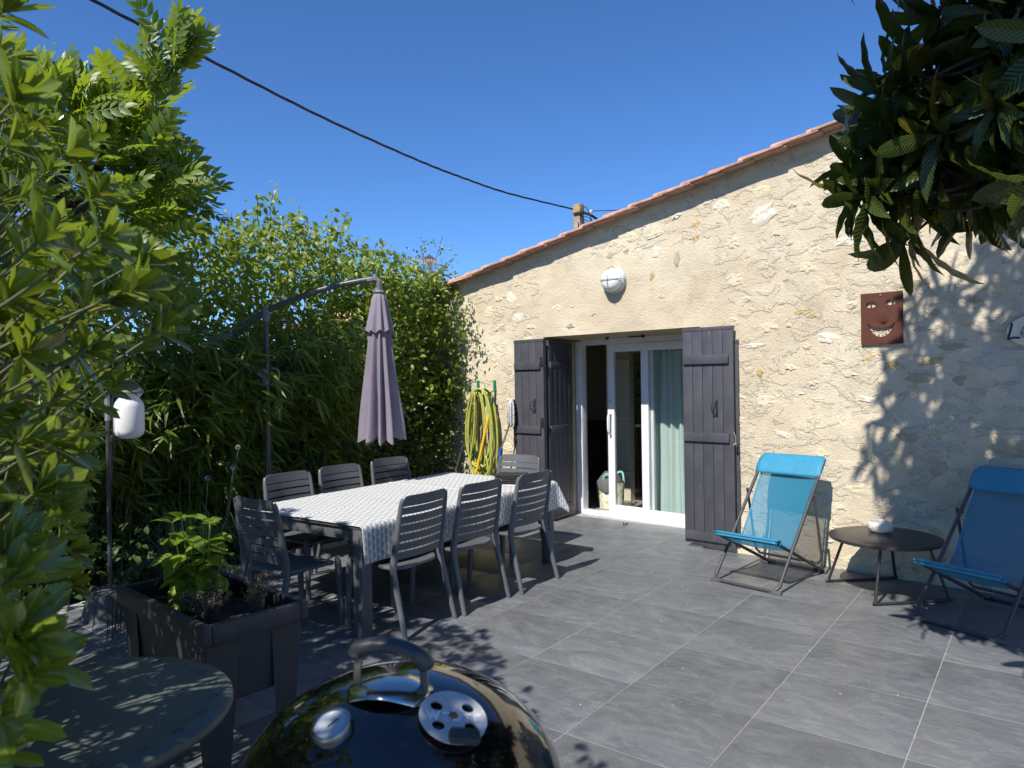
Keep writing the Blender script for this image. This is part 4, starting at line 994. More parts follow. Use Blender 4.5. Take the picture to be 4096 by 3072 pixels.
MB().box((.004, -.002, .0149), (.020, .0022, .0006), TM @ Matrix.Rotation(R(35), 4, 'Z')).build('needle', M_IRON, th_)
# lid handle with its heat shield
ax = (rt_ * .93 + vd * .35).normalized(); ay = Vector((0, 0, 1)).cross(ax)
HM = Matrix((ax, ay, Vector((0, 0, 1)))).transposed().to_4x4(); HM = Matrix.Translation((vd * .040 - rt_ * .012) + Vector((0, 0, .932))) @ HM @ Matrix.Diagonal((.86, 1., 1., 1.))
for s in (-1, 1):
    q = MB(); P = smooth_path([(s * .062, 0, -.016), (s * .064, 0, .015), (s * .064, 0, .045), (s * .060, 0, .066)], 4)
    q.tube([HM @ p_ for p_ in P], .010, 6, flat=(1, .22)); q.build('handle_strap', mat('strap_steel', (.30, .28, .25), .4, .9), bq, 50)
P = smooth_path([(-.070, 0, .064), (-.060, 0, .079), (-.03, 0, .086), (.0, 0, .086), (.03, 0, .081), (.060, 0, .068), (.070, 0, .050)], 4)
MB().tube([HM @ p_ for p_ in P], [.009] + [.0130] * (len(P) - 2) + [.010], 10, flat=(1.05, .9)).build('lid_handle', mat('handle_plastic', (.035, .036, .04), .42), bq, 60)
hsd = MB(); hsd.grid(lambda a, b: HM @ Vector(((a * 2 - 1) * (.078 - .014 * (b * 2 - 1) ** 2), (b * 2 - 1) * .052 * (1 - .25 * (a * 2 - 1) ** 2), .012 + .016 * (1 - (a * 2 - 1) ** 2) - .010 * (b * 2 - 1) ** 2)), 16, 12)
hsd.build('heat_shield', mat('polished_steel', (.55, .55, .54), .16, 1., var=.05), bq, 180, solid=.0015)
for k in range(3):
    a = k * 2.094 + 1.2; MB().tube([(.16 * math.cos(a), .16 * math.sin(a), .46), (.29 * math.cos(a), .29 * math.sin(a), .0)], .012, 10).build('leg', M_ALU, bq)
MB().lathe([(0, .24), (.14, .24), (.16, .265), (.14, .262), (0, .25)], 30).build('ash_pan', M_ALU, bq)

# ------------------------------------------------------------------ deckchairs
M_TUBE = mat('graphite_tube', (.060, .058, .062), .42, .15, var=.08)
def sling():
    t = NT('blue_mesh_fabric'); c = t.coord(kind='UV'); n1 = t.noise(c, 700, 1)
    w_ = t.n('TexWave', wave_type='BANDS', bands_direction='Y'); t.set(w_.inputs['Vector'], c); w_.inputs['Scale'].default_value = 110
    t.done(t.mix(t.math('MULTIPLY', n1, .25), (.020, .215, .36), (.04, .29, .45)), .55, t.bump(w_.outputs['Fac'], .12, .002), spec=.35)
    tl = t.n('BsdfTranslucent'); tl.inputs[0].default_value = (.03, .27, .46, 1); tr = t.n('BsdfTransparent')
    m1 = t.n('MixShader'); m1.inputs[0].default_value = .30; m2 = t.n('MixShader'); m2.inputs[0].default_value = .27
    L = t.t.links.new; L(t.p.outputs[0], m1.inputs[1]); L(tl.outputs[0], m1.inputs[2]); L(m1.outputs[0], m2.inputs[1]); L(tr.outputs[0], m2.inputs[2]); L(m2.outputs[0], t.out.inputs[0]); return t.m
M_SLING = sling(); M_HEM = mat('blue_hem', (.022, .215, .36), .6, var=.1)
def deckchair(loc, rz_, label):
    d = root('deckchair', loc, label, 'deckchair', rz_, 'blue deckchairs against the house wall')
    hw = .245; Yt, Zt = .765, .868
    def u_frame(hw_, P0, P1, r=.0125, rr=.07):
        a, b = Vector(P0), Vector(P1); dr = (b - a).normalized()
        pts = [(-hw_, *(b)), (-hw_, *(a + dr * .14)), (-hw_, *(a + dr * .05)), (-hw_ + rr * .4, *(a + dr * .008)), (-hw_ + rr, *a), (hw_ - rr, *a), (hw_ - rr * .4, *(a + dr * .008)), (hw_, *(a + dr * .05)), (hw_, *(a + dr * .14)), (hw_, *b)]
        return smooth_path(pts, 5)
    MB().tube(u_frame(hw, (0, .016), (Yt, Zt)), .0125, 9).build('back_frame', M_TUBE, d, 60)
    MB().tube([(-hw, Yt, Zt), (hw, Yt, Zt)], .0125, 9).build('top_bar', M_TUBE, d, 60)
    MB().tube(u_frame(hw - .02, (.775, .016), (.06, .335)), .0125, 9).build('seat_frame', M_TUBE, d, 60)
    MB().tube([(-hw + .02, .055, .337), (hw - .02, .055, .337)], .0125, 9).build('seat_bar', M_TUBE, d)
    MB().tube(u_frame(hw + .022, (.655, .10), (.53, .63)), .0095, 8).build('prop_frame', M_TUBE, d, 60)
    for s in (-1, 1):
        MB().tube([(s * (hw - .02), .534, .605), (s * (hw + .03), .534, .605)], .006, 6).build('pivot', M_IRON, d)
        MB().bbox((s * (hw - .015), .004, .013), (.085, .03, .024), .004, ).build('foot_cap', mat('foot_plastic', (.10, .10, .10), .6), d)
        MB().bbox((s * (hw - .05), .775, .014), (.06, .032, .026), .005).build('foot_cap', M_IRON, d)
    path = smooth_path([(-.005, .372), (.06, .352), (.16, .285), (.25, .258), (.34, .29), (.45, .42), (.56, .583), (.67, .735), (.755, .858), (.778, .884)], 6)
    fab = MB(); n_ = len(path); uv_ = []
    def wid(s): return .255 if s > .86 else (.255 - .028 * min(1, (.86 - s) / .08) if s > .14 else .243)
    for i, p_ in enumerate(path):
        s = i / (n_ - 1); hw_ = float(np.interp(s, [0, .05, .2, .45, .80, .88, 1], [.240, .242, .225, .215, .222, .252, .235]))
        for k in range(13):
            u = k / 6 - 1; uv_.append((u * hw_, s * 1.3)); sag = .018 * (1 - u * u) * math.sin(s * math.pi)
            q = (path[min(i + 1, n_ - 1)] - path[max(i - 1, 0)]).normalized(); nn = Vector((-q.y, q.x))
            fab.v.append((u * hw_, p_.x - nn.x * sag, p_.y - nn.y * sag))
    for i in range(n_ - 1):
        for k in range(12): fab.f.append((i * 13 + k, i * 13 + k + 1, i * 13 + 14 + k, i * 13 + 13 + k))
    fo_ = fab.build('sling', M_SLING, d, 180)
    ul_ = fo_.data.uv_layers.new(name='UVMap')
    for l_ in fo_.data.loops: ul_.data[l_.index].uv = uv_[l_.vertex_index]
    # double layer of cloth over the top bar and the front bar, and bound edges
    tpk = MB(); tpk.grid(lambda a, b: ((a * 2 - 1) * (.262 - .035 * max(0, b * 2 - 1.3) ** 1.2), Yt + .028 * math.cos(R(200 - 150 * b)) + (.10 * (b - 1) * .90 if b < 1 else 0), Zt + .028 * math.sin(R(200 - 150 * b)) - .115 * (1 - b) + 0 * a), 14, 10)
    tpk.build('top_pocket', M_HEM, d, 180, solid=.004)
    fr_ = MB(); fr_.grid(lambda a, b: ((a * 2 - 1) * .245, .055 + .03 * math.cos(R(-60 + 250 * b)) - .02, .337 + .022 * math.sin(R(-60 + 250 * b)) + .012), 10, 12)
    fr_.build('front_pocket', M_HEM, d, 180, solid=.003)
    for s in (0, 12):
        MB().tube([fab.v[i * 13 + s] for i in range(0, n_ - 5, 2)], .006, 5, flat=(1.2, .6)).build('edge_binding', M_HEM, d, 180)
    return d
deckchair((-2.185, 4.885, 0), R(-5.5), 'bright blue deckchair in full sun beside the right shutter')
deckchair((-.875, 4.825, 0), R(-18), 'blue deckchair in leaf shade at the right edge')
M_LOWT = mat('brown_black_metal', (.040, .037, .036), .36, .3, var=.15)
lt = root('low_round_table', (-1.395, 5.405, 0), 'low round dark metal side table between the two deckchairs', 'table', R(-41))
MB().lathe([(0, .388), (.345, .388), (.357, .384), (.358, .366), (.352, .363), (.348, .376), (0, .378)], 64).build('table_top', M_LOWT, lt, 40)
for s in (-1, 1):
    fx = .27; P = smooth_path([(s * .20, -.17, .37), (s * .265, -.255, .05), (s * .27, -.262, .022), (s * .275, -.235, .012), (s * .275, .235, .012), (s * .27, .262, .022), (s * .265, .255, .05), (s * .20, .17, .37)], 5)
    MB().tube(P, .010, 8).build('leg_frame', M_LOWT, lt, 60)
bw = root('ceramic_bowl', (-1.46, 5.53, .388), 'small white ceramic bowl with a heart on the low table', 'bowl')
MB().lathe([(0, .004), (.058, .0), (.078, .012), (.085, .045), (.080, .072), (.072, .076), (.066, .07), (.066, .03), (0, .025)], 40).build('bowl', mat('stoneware', (.62, .58, .51), .5, var=.06), bw, 60)
hp = [(.012 * 16 * math.sin(t_) ** 3 / 16, .012 * (13 * math.cos(t_) - 5 * math.cos(2 * t_) - 2 * math.cos(3 * t_) - math.cos(4 * t_)) / 16) for t_ in np.linspace(0, 6.283, 25)[:-1]]
HB = Matrix.Translation((-.036, -.0765, .044)) @ Matrix.Rotation(R(-25), 4, 'Z') @ RX
MB().tube([HB @ Vector((x, y, .001)) for x, y in hp], .0016, 5, closed=True).build('heart', M_WHITE, bw)
MB().lathe([(0, .045), (.05, .045), (.066, .04)], 24).build('ash', mat('ash_grey', (.07, .065, .06), .95, var=.5, scale=80), bw)

# dry leaf and crumbs on the tiles by the door
dl = MB(); dl.grid(lambda a, b: ((a - .5) * .06, (b - .5) * .035 * math.sin(a * 3.14), .012 + .03 * abs(a - .5) * abs(b - .5) * 4 + .012 * a), 5, 4)
do_ = dl.build('dry_leaf', mat('dead_leaf', (.10, .045, .02), .8), None, 180); do_.location = (-4.02, 6.17, 0); tag(do_, 'curled dry brown leaf on the tiles before the door', 'leaf')
cr = MB(); rg = random.Random(5)
for k in range(40):
    x, y = rg.choice([(-3.6, 5.7), (-2.0, 2.9), (-1.9, 3.4), (-2.4, 4.2), (-1.4, 3.6), (-3.0, 5.2)]); x += rg.gauss(0, .45); y += rg.gauss(0, .4)
    if y > 5.7: continue
    s = rg.uniform(.001, .003); cr.box((x, y, .0012 + s * .3), (s * rg.uniform(1, 2.5), s * rg.uniform(1, 2), s * .6), None)
tag(cr.build('crumbs', mat('pale_grit', (.6, .58, .54), .9)), 'scattered pale crumbs and grit on the tiles', 'crumbs', kind='stuff')

# ------------------------------------------------------------------ cable, utility pole, roofs beyond
M_CABLE = mat('black_cable', (.018, .018, .02), .6)
CP = [(-8.25, .55, 6.02), (-8.806, 2.864, 5.841), (-9.128, 4.208, 5.776), (-9.659, 6.422, 5.679), (-10.229, 8.803, 5.675), (-10.606, 10.374, 5.730), (-11.072, 12.32, 5.853), (-11.90, 15.85, 6.235)]
cp = smooth_path(CP, 16); cbm = MB()
for s in range(3):
    q = []
    for i, p in enumerate(cp):
        a = i * .55 + s * 2.094; q.append(p + Vector((.010 * math.cos(a), .006 * math.cos(a + 1), .012 * math.sin(a))))
    cbm.tube(q, .0125, 6)
tag(cbm.build('overhead_cable', M_CABLE, smooth=180), 'black twisted cable sagging across the blue sky', 'cable')
up = root('utility_pole', (-11.99, 16.25, 0), 'weathered concrete utility pole with wiring behind the roof', 'pole')
def pole_mat():
    t = NT('lichen_concrete'); c = t.coord(); a = t.noise(c, 5, 6, .7); b = t.noise(c, 24, 4)
    col = t.ramp(a, (.3, (.17, .145, .11)), (.7, (.36, .33, .27))); z = t.n('SeparateXYZ'); t.set(z.inputs[0], c)
    li = t.math('MULTIPLY', t.ramp(b, (.40, 0.), (.55, 1.)), t.ramp(t.math('SUBTRACT', z.outputs[2], 5.9), (.0, 0.), (.25, 1.)))
    return t.done(t.mix(li, col, (.40, .22, .03)), .95, t.bump(b, .5, .02))
MB().bbox((0, 0, 3.22), (.24, .22, 6.44), .02).build('pole_shaft', pole_mat(), up)
MB().bbox((.09, -.12, 6.17), (.34, .06, .07), .01).build('crossarm', M_IRON, up)
fit = MB(); fit.tube(smooth_path([(.1, -.1, 6.2), (.35, .1, 6.1), (.6, .35, 5.85), (.85, .6, 5.6)], 5), .035, 6)
fit.build('bundled_cable', M_CABLE, up, 180)
for k in range(5):
    lw = MB().tube(smooth_path([(.12, -.1, 6.2 - .05 * k), (.28 + .05 * k, -.05, 6.32 - .16 * k), (.38 + .04 * k, .05, 6.0 - .12 * k), (.25, 0, 5.75 - .1 * k), (.14, -.08, 5.4)], 5), .012, 5); lw.build('loop_wire', M_CABLE, up, 180)
MB().tube([(.42, .0, 6.16), (.46, .0, 6.2)], .05, 8).build('insulator', M_WHITE, up)
MB().tube(smooth_path([(.44, 0, 6.19), (1.6, .5, 6.12), (3.2, 1.2, 6.08)], 6), .014, 5).build('thin_wire', M_CABLE, up, 180)
nb_ = root('neighbour_house', (-11.0, 10.5, 0), 'neighbouring house roof of old terracotta tiles seen through the hedge', 'house')
MB().box((0, 0, 1.3), (5.0, 4.6, 2.6)).build('wall', M_PLASTER, nb_)
nr = MB(); nr.grid(lambda a, b: (-2.7 + 5.4 * a, -2.6 + 5.2 * b, 2.62 + .95 * (1 - abs(b * 2 - 1)) + .035 * abs(math.sin(a * 60))), 180, 8)
nr.build('roof', M_TERRA, nb_, 180, solid=.05)
fu = root('metal_flue', (-9.05, 8.02, 2.45), 'shiny metal chimney flue with conical cowl behind the hedge', 'flue')
MB().tube([(0, 0, -.1), (0, 0, 1.02)], .075, 16).build('flue_pipe', M_STEEL, fu, 60)
MB().lathe([(.24, .25), (.09, .62), (.08, .63)], 20).build('flashing', M_STEEL, fu)
MB().lathe([(.17, 1.10), (.05, 1.17), (0, 1.18)], 20).build('cowl', M_STEEL, fu)
for k in range(3): MB().tube([(.07 * math.cos(k * 2.1), .07 * math.sin(k * 2.1), .98), (.10 * math.cos(k * 2.1), .10 * math.sin(k * 2.1), 1.12)], .008, 5).build('cowl_strut', M_STEEL, fu)

# ------------------------------------------------------------------ reed fence behind the hedge
fn = root('reed_fence', (-6.75, 2.5, 0), 'dark reed screen fence behind the bamboo', 'fence')
fm = MB(); fm.grid(lambda a, b: (.012 * math.sin(a * 700) + .03 * nz(a * 8, 0), -3.6 + 7.0 * a, 1.75 * b), 240, 2)
fm.build('reed_screen', mat('old_reed', (.055, .042, .028), .9, var=.4, scale=40), fn, 180, solid=.02)
for k in range(5): MB().tube([(-.06, -3.3 + 1.6 * k, 0), (-.06, -3.3 + 1.6 * k, 1.85)], .035, 8).build('post', M_DARKW, fn)

# ------------------------------------------------------------------ hedge: bamboo, shrubs and climbers along the left boundary
RNG = np.random.default_rng(5)
def in_slab(n, fn_keep, lo, hi):
    out = []
    while sum(map(len, out)) < n:
        p = RNG.uniform(lo, hi, size=(n * 2, 3)); out.append(p[fn_keep(p)])
    return np.concatenate(out)[:n]
M_BAM = leaf_mat('bamboo_leaf', (.055, .100, .012), (.16, .23, .026), .42, .38, yellow=(.28, .22, .07))
M_CULM = mat('bamboo_culm', (.14, .16, .05), .5, var=.4)
bam = leaf_t(1, .125, 4, .30, .25, .38, 1.3)
def bamboo(loc, y0, y1, x0, x1, hmax, n, label, seed):
    b_ = root('bamboo_clump', loc, label, 'bamboo', group='bamboo along the boundary'); o = np.array(loc)
    cul = MB(); tips = []
    for k in range(n):
        x, y = RNG.uniform(x0, x1), RNG.uniform(y0, y1); h_ = hmax * RNG.uniform(.55, 1.0); lean = RNG.normal(size=2) * .18 + np.array([.22, .06])
        P = smooth_path([(x, y, 0), (x + lean[0] * .15, y + lean[1] * .15, h_ * .45), (x + lean[0] * .5, y + lean[1] * .5, h_ * .8), (x + lean[0] * 1.2, y + lean[1] * 1.2, h_)], 4)
        cul.tube([p - Vector(loc) for p in P], [.0075 * (1 - .8 * i / len(P)) for i in range(len(P))], 5)
        for _ in range(16):
            s = RNG.uniform(.12, 1) ** .8; p = P[min(len(P) - 1, int(s * len(P)))]; d = RNG.normal(size=3); d[2] = abs(d[2]) * .3; d[0] += .5; d /= np.linalg.norm(d)
            e = np.array(p) + d * RNG.uniform(.05, .28); tips.append((e, d)); cul.tube([p - Vector(loc), Vector(e) - Vector(loc)], [.002, .001], 3)
    tag(cul.build('culms', M_CULM, b_, 180), kind='stuff')
    P, Dd, S = [], [], []
    for e, d in tips:
        for _ in range(RNG.integers(4, 8)):
            v_ = d * .7 + RNG.normal(size=3) * .55 + np.array([.15, 0, -.45]); P.append(e + RNG.normal(size=3) * .025); Dd.append(v_); S.append(RNG.uniform(.11, .24))
    P, Dd = np.array(P), np.array(Dd)
    tag(scatter('foliage', bam, P, frames(Dd, np.tile([.35, -.7, .9], (len(P), 1)) + RNG.normal(size=P.shape) * .45), np.array(S), M_BAM, b_, origin=loc), kind='stuff')
bamboo((-6.2, 2.2, 0), 1.0, 3.0, -6.6, -5.95, 2.0, 100, 'tall arching bamboo behind the hanging lantern', 1)
bamboo((-6.2, 3.6, 0), 2.9, 4.4, -6.6, -6.05, 2.1, 80, 'bamboo with long drooping leaves behind the parasol mast', 2)

def leafy(name, loc, label, cat, keep, lo, hi, n, tmpl, size, m, stems=40, outward=(1, 0, .3), droop=.4, stem_r=.006, group=None, parts=True, top_shoots=()):
    o_ = root(name, loc, label, cat, group=group); L0 = np.array(loc)
    c = in_slab(n // 6, keep, lo, hi); P = np.repeat(c, 6, axis=0) + RNG.normal(size=(len(c) * 6, 3)) * .055
    sm = MB()
    for (sx_, sy_, sz_, ex, ey, ez) in top_shoots:
        pth = smooth_path([(sx_, sy_, sz_), ((sx_ + ex) / 2 - .05, (sy_ + ey) / 2, (sz_ + ez) / 2 + .04), (ex, ey, ez)], 6); sm.tube([p - Vector(loc) for p in pth], .004, 4)
        q = np.array([pth[i] for i in RNG.integers(2, len(pth), 46)]) + RNG.normal(size=(46, 3)) * .055; P = np.concatenate([P, q])
    Dd = unit(len(P)) + np.array(outward) * .5 + np.array([0, 0, -droop])
    U = np.tile(np.array(outward) * .5 + np.array([0, -.9, .9]), (len(P), 1)) + RNG.normal(size=P.shape) * .5
    tag(scatter('foliage', tmpl, P, frames(Dd, U), RNG.uniform(size[0], size[1], len(P)), m, o_, origin=loc), kind='stuff')
    for k in range(stems):
        e = c[RNG.integers(len(c))]; b0 = np.array([L0[0] + RNG.normal() * .1, e[1] + RNG.normal() * .15, 0.0])
        sm.tube([p - Vector(loc) for p in smooth_path([tuple(b0), tuple((b0 + e) / 2 + RNG.normal(size=3) * .12), tuple(e)], 4)], [stem_r * (1.4 - 1.1 * i / 8) for i in range(9)], 5)
    tag(sm.build('stems', M_TWIG, o_, 180), kind='stuff')
    return o_
M_DOG = leaf_mat('dogwood_leaf', (.125, .185, .018), (.26, .34, .040), .42, .45, yellow=(.30, .26, .06))
M_CLIMB = leaf_mat('climber_leaf', (.055, .100, .013), (.15, .22, .026), .36, .38, yellow=(.20, .05, .025))
oval6 = leaf_t(1, .55, 3, .42, .25, .30)
oval4 = leaf_t(1, .48, 3, .45, .2, .25)
topz = lambda y: np.interp(y, [1.0, 2.5, 2.9, 3.3, 3.75, 4.1, 4.5, 4.95, 5.4, 6.0], [2.5, 2.75, 2.95, 3.05, 3.35, 3.1, 3.25, 3.02, 3.0, 2.95])
leafy('dogwood_shrub', (-6.7, 3.6, 0), 'tall lime green shrub with airy top against the sky', 'shrub',
      lambda p: (p[:, 2] < topz(p[:, 1]) - .25 * RNG.random(len(p)) - .35 * np.maximum(0, p[:, 0] + 6.4)) & (p[:, 2] > 1.25) & (p[:, 0] > -7.3 + .0 * p[:, 1]), (-7.1, 1.6, 1.2), (-6.0, 5.85, 3.5), 20000, oval6, (.045, .085), M_DOG, 46, (.9, -.2, .4), .55,
      top_shoots=[(-6.5, 2.9, 2.6, -6.55, 2.75, 3.02), (-6.5, 3.3, 2.7, -6.5, 3.25, 3.1), (-6.5, 3.7, 2.9, -6.5, 3.72, 3.42), (-6.5, 3.6, 2.9, -6.5, 3.55, 3.3), (-6.5, 4.3, 2.8, -6.5, 4.42, 3.24), (-6.5, 4.5, 2.8, -6.5, 4.58, 3.33), (-6.5, 4.1, 2.7, -6.5, 4.1, 3.12), (-6.5, 4.9, 2.6, -6.5, 4.95, 2.98), (-6.5, 3.1, 2.6, -6.5, 3.0, 3.1), (-6.5, 3.95, 2.8, -6.5, 3.95, 3.2), (-6.5, 2.6, 2.5, -6.6, 2.5, 2.8)])
leafy('climbing_hedge', (-6.45, 4.9, 0), 'dense dark green climber hedge between bamboo and house corner', 'hedge',
      lambda p: (p[:, 2] < np.interp(p[:, 1], [3.4, 4.2, 5.0, 5.8], [1.9, 2.3, 2.65, 2.7])) & (p[:, 0] < -5.95 - .10 * np.sin(p[:, 1] * 5) - .12 * p[:, 2] / 2.5 + .10 * (p[:, 1] > 5)), (-6.75, 3.3, .05), (-5.8, 5.80, 2.8), 11000, oval4, (.035, .065), M_CLIMB, 60, (.9, -.3, .2), .35)
leafy('jasmine_climber', (-6.15, 5.75, 0), 'glossy climber with reddish shoots spilling over the house corner', 'climber',
      lambda p: (p[:, 0] < -6.15 + .30 * np.sin(p[:, 2] * 2.2) * (p[:, 2] > 1.2)), (-6.6, 5.55, .9), (-5.85, 5.80, 2.85), 2600, oval4, (.035, .06), M_CLIMB, 18, (.4, -.9, .2), .3, .004,
      top_shoots=[(-6.3, 5.7, 2.6, -6.35, 5.8, 3.12), (-6.4, 5.7, 2.6, -6.05, 5.75, 2.95), (-6.3, 5.7, 2.7, -6.7, 5.8, 3.18), (-6.3, 5.7, 2.5, -5.85, 5.72, 2.42), (-6.2, 5.7, 2.3, -5.75, 5.74, 2.12), (-6.2, 5.7, 2.0, -5.62, 5.74, 1.93), (-6.2, 5.7, 1.8, -5.85, 5.76, 1.6), (-6.4, 5.7, 2.7, -6.95, 5.7, 3.1)])
M_GRD = leaf_mat('groundcover_leaf', (.025, .055, .014), (.06, .11, .025), .5, .25)
gcv = root('ground_cover', (-5.9, 2.2, 0), 'low dark green ground cover at the foot of the bamboo', 'ground cover'); gcv['kind'] = 'stuff'
p = in_slab(2600, lambda p: p[:, 2] < .30 + .18 * np.sin(p[:, 1] * 4) + .35 * (p[:, 1] < 1.7), (-6.5, .2, .03), (-5.55, 4.8, .75))
scatter('foliage', oval6, p, frames(unit(len(p)) + np.array([.4, -.2, .3]), np.tile([.3, -.2, 1.], (len(p), 1))), RNG.uniform(.05, .09, len(p)), M_GRD, gcv, origin=(-5.9, 2.2, 0))

RNG = np.random.default_rng(8)
# pinnate-leaved tree over the bamboo
M_WIS = leaf_mat('wisteria_leaf', (.090, .155, .016), (.23, .31, .036), .42, .45, yellow=(.30, .20, .05))
M_BARK = mat('bark', (.060, .047, .034), .95, var=.4, scale=8, bump=.8, bscale=30, bdist=.02)
ws = np.array([-6.05, 1.37, 0]); wt = root('pinnate_tree', ws, 'tree with feathery pinnate leaves rising behind the left hedge', 'tree')
tk = MB(); tk.tube(smooth_path([(0, 0, 0), (.05, .05, 1.0), (.1, .1, 2.0), (.25, .2, 2.6)], 5), [.09 - .003 * i for i in range(16)], 9)
br = [[(.25, .2, 2.55), (.45, .55, 2.72), (.62, .85, 2.75), (.72, 1.0, 2.72)], [(.25, .2, 2.55), (.35, .35, 2.95), (.50, .55, 3.20)], [(.2, .15, 2.4), (.0, .3, 3.0), (-.05, .4, 3.4)], [(.2, .15, 2.4), (.3, -.3, 2.9), (.3, -.5, 3.3)], [(.2, .1, 2.3), (-.5, -.2, 2.9), (-.7, -.3, 3.3)], [(.25, .2, 2.55), (.2, .6, 3.0), (.25, .75, 3.45)]]
for b_ in br:
    b_ = [(x_ - .03 * k_, y_ - .03 * k_, z_ + .16 * k_) for k_, (x_, y_, z_) in enumerate(b_)]
    tk.tube(smooth_path(b_, 4), [.042 - .022 * i / (4 * (len(b_) - 1)) for i in range(4 * (len(b_) - 1) + 1)], 7)
tk.build('trunk', M_BARK, wt, 60)
def pinnate(n_pairs=5):
    V, F = [], []; lf = leaf_t(.34, .135, 3, .42, .15, .25)
    for i in range(n_pairs * 2 + 1):
        if i == n_pairs * 2: yy, ang = 1.0 - .34 * .5, 0.
        else: yy, ang = .18 + .60 * (i // 2) / (n_pairs - 1), R(62 - 4 * (i // 2)) * (1 if i % 2 else -1)
        c_, s_ = math.cos(ang), math.sin(ang); z0 = -.35 * yy * yy
        o_ = len(V)
        for v_ in lf[0]: V.append((v_[0] * c_ + v_[1] * s_, yy + v_[1] * c_ - v_[0] * s_, z0 + v_[2] - .1 * v_[1]))
        F += [tuple(k + o_ for k in q) for q in lf[1]]
    for i in range(4):
        a, b_ = i / 4, (i + 1) / 4; o_ = len(V)
        V += [(-.006, a, -.35 * a * a), (.006, a, -.35 * a * a), (.006, b_, -.35 * b_ * b_), (-.006, b_, -.35 * b_ * b_)]; F.append((o_, o_ + 1, o_ + 2, o_ + 3))
    return np.array(V), np.array(F)
pn = pinnate()
cen = np.array([(.45, .35, 3.0, .55, .55, .38), (.05, .1, 3.15, .6, .6, .42), (.55, .75, 2.85, .35, .35, .30), (-.5, -.1, 3.1, .6, .5, .45), (.2, -.35, 2.9, .6, .5, .6), (.5, .5, 2.45, .4, .4, .35), (.35, .65, 3.3, .3, .3, .28)])
P = []
cen[:, 0] += .02; cen[:, 1] += .01; cen[:, 2] += .12
for c_ in cen:
    d = unit(85); P.append(c_[:3] + d * c_[3:] * (.5 + .55 * RNG.random((85, 1))))
P = np.concatenate(P); ctr = np.array([.3, .25, 3.2])
Dd = (P - ctr) * np.array([.8, .8, .7]) + RNG.normal(size=P.shape) * .5 + np.array([0, 0, .30])
for s_ in ((.98, .80, 3.85), (.94, .78, 3.7), (.88, .74, 3.6), (.45, .35, 3.5), (.0, .1, 3.5), (.2, .25, 3.55), (.86, .72, 3.5), (1.0, .82, 3.72)):
    q = np.array(s_) + RNG.normal(size=(9, 3)) * .05; P = np.concatenate([P, q]); Dd = np.concatenate([Dd, RNG.normal(size=(9, 3)) * .35 + np.array([0, 0, 1.])])
U = np.tile([0, -.6, .8], (len(P), 1)) + RNG.normal(size=P.shape) * .65
tag(scatter('foliage', pn, P, frames(Dd, U), RNG.uniform(.22, .36, len(P)), M_WIS, wt), kind='stuff')
wt_l = wt.location

RNG = np.random.default_rng(14)
# foreground evergreen shrub with whorled paddle leaves
M_PIT = leaf_mat('pittosporum_leaf', (.070, .120, .014), (.22, .29, .034), .20, .34, rib=.55, spec=.7, yellow=(.35, .16, .03))
M_PITS = mat('young_shoot', (.085, .10, .04), .7)
SB = (-2.3, .05, 0); sb = root('evergreen_shrub', SB, 'large evergreen shrub with glossy paddle shaped leaves filling the left edge', 'shrub')
tips = [(-1.24, 0.3, 1.93), (-1.33, 0.29, 2.01), (-1.43, 0.33, 2.14), (-1.92, 0.57, 2.06), (-1.84, 0.5, 1.99), (-1.76, 0.44, 1.91), (-2.09, 0.68, 2.16), (-1.2, 0.4, 1.73), (-1.58, 0.46, 1.75), (-1.43, 0.54, 1.74), (-1.52, 0.38, 1.74), (-1.62, 0.56, 1.68), (-1.35, 0.53, 1.66), (-1.34, 0.55, 1.61), (-1.45, 0.45, 1.57), (-1.41, 0.35, 1.56), (-1.6, 0.44, 1.48), (-1.53, 0.37, 1.41), (-1.73, 0.6, 1.51), (-1.4, 0.36, 1.33), (-1.37, 0.38, 1.29), (-1.19, 0.27, 1.28), (-1.13, 0.26, 1.25), (-1.07, 0.25, 1.19), (-1.06, 0.26, 1.14), (-1.14, 0.25, 1.07), (-2.06, 0.57, 1.92), (-1.78, 0.42, 2.02), (-2.1, 0.67, 2.01), (-1.73, 0.46, 1.68), (-1.43, 0.33, 1.65), (-1.77, 0.56, 1.7)]
core = np.array([-2.3, -.1, 1.1])
near = np.concatenate([np.array(tips), np.array(tips) + RNG.normal(size=(len(tips), 3)) * .06 + np.array([-.07, -.05, -.02]), np.array(tips)[:20] + RNG.normal(size=(20, 3)) * .08 + np.array([-.14, -.06, .02])])
ax_ = (near - core) * np.array([.5, .9, .5]) + np.array([.25, .25, .55]) + RNG.normal(size=near.shape) * .2
pP, pR, pS = rosettes(near, ax_, 13, .090, (8, 62), .08); pS = vary(pS)
pit = leaf_t(1, .31, 6, .70, .14, .10, .75)
pme = tmpl_mesh('leaf', pit, M_PIT)
leaf_objects('leaf', pme, pP[:300], pR[:300], pS[:300], sb, SB)
stm = MB()
for t_, a_ in zip(near, ax_):
    a_ = a_ / np.linalg.norm(a_); m_ = t_ - a_ * .22 + np.array([-.05, -.06, -.05]); e_ = m_ + (core - m_) * .28
    stm.tube([Vector(q) - Vector(SB) for q in smooth_path([tuple(e_), tuple(m_), tuple(t_)], 4)], [.0052 - .0004 * i for i in range(9)], 5)
blobs = [((-2.7, .35, 1.45), (1.0, .50, 1.15), 260), ((-4.2, .46, 1.5), (1.25, .60, 1.44), 420), ((-4.0, .45, 2.0), (1.1, .42, .85), 260), ((-2.9, .2, 1.7), (.8, .35, .9), 160), ((-3.1, .42, 2.40), (.85, .38, .48), 120), ((-.85, -.68, 2.3), (.50, .48, .52), 170), ((-2.1, -.2, 1.5), (.60, .40, .70), 190)]
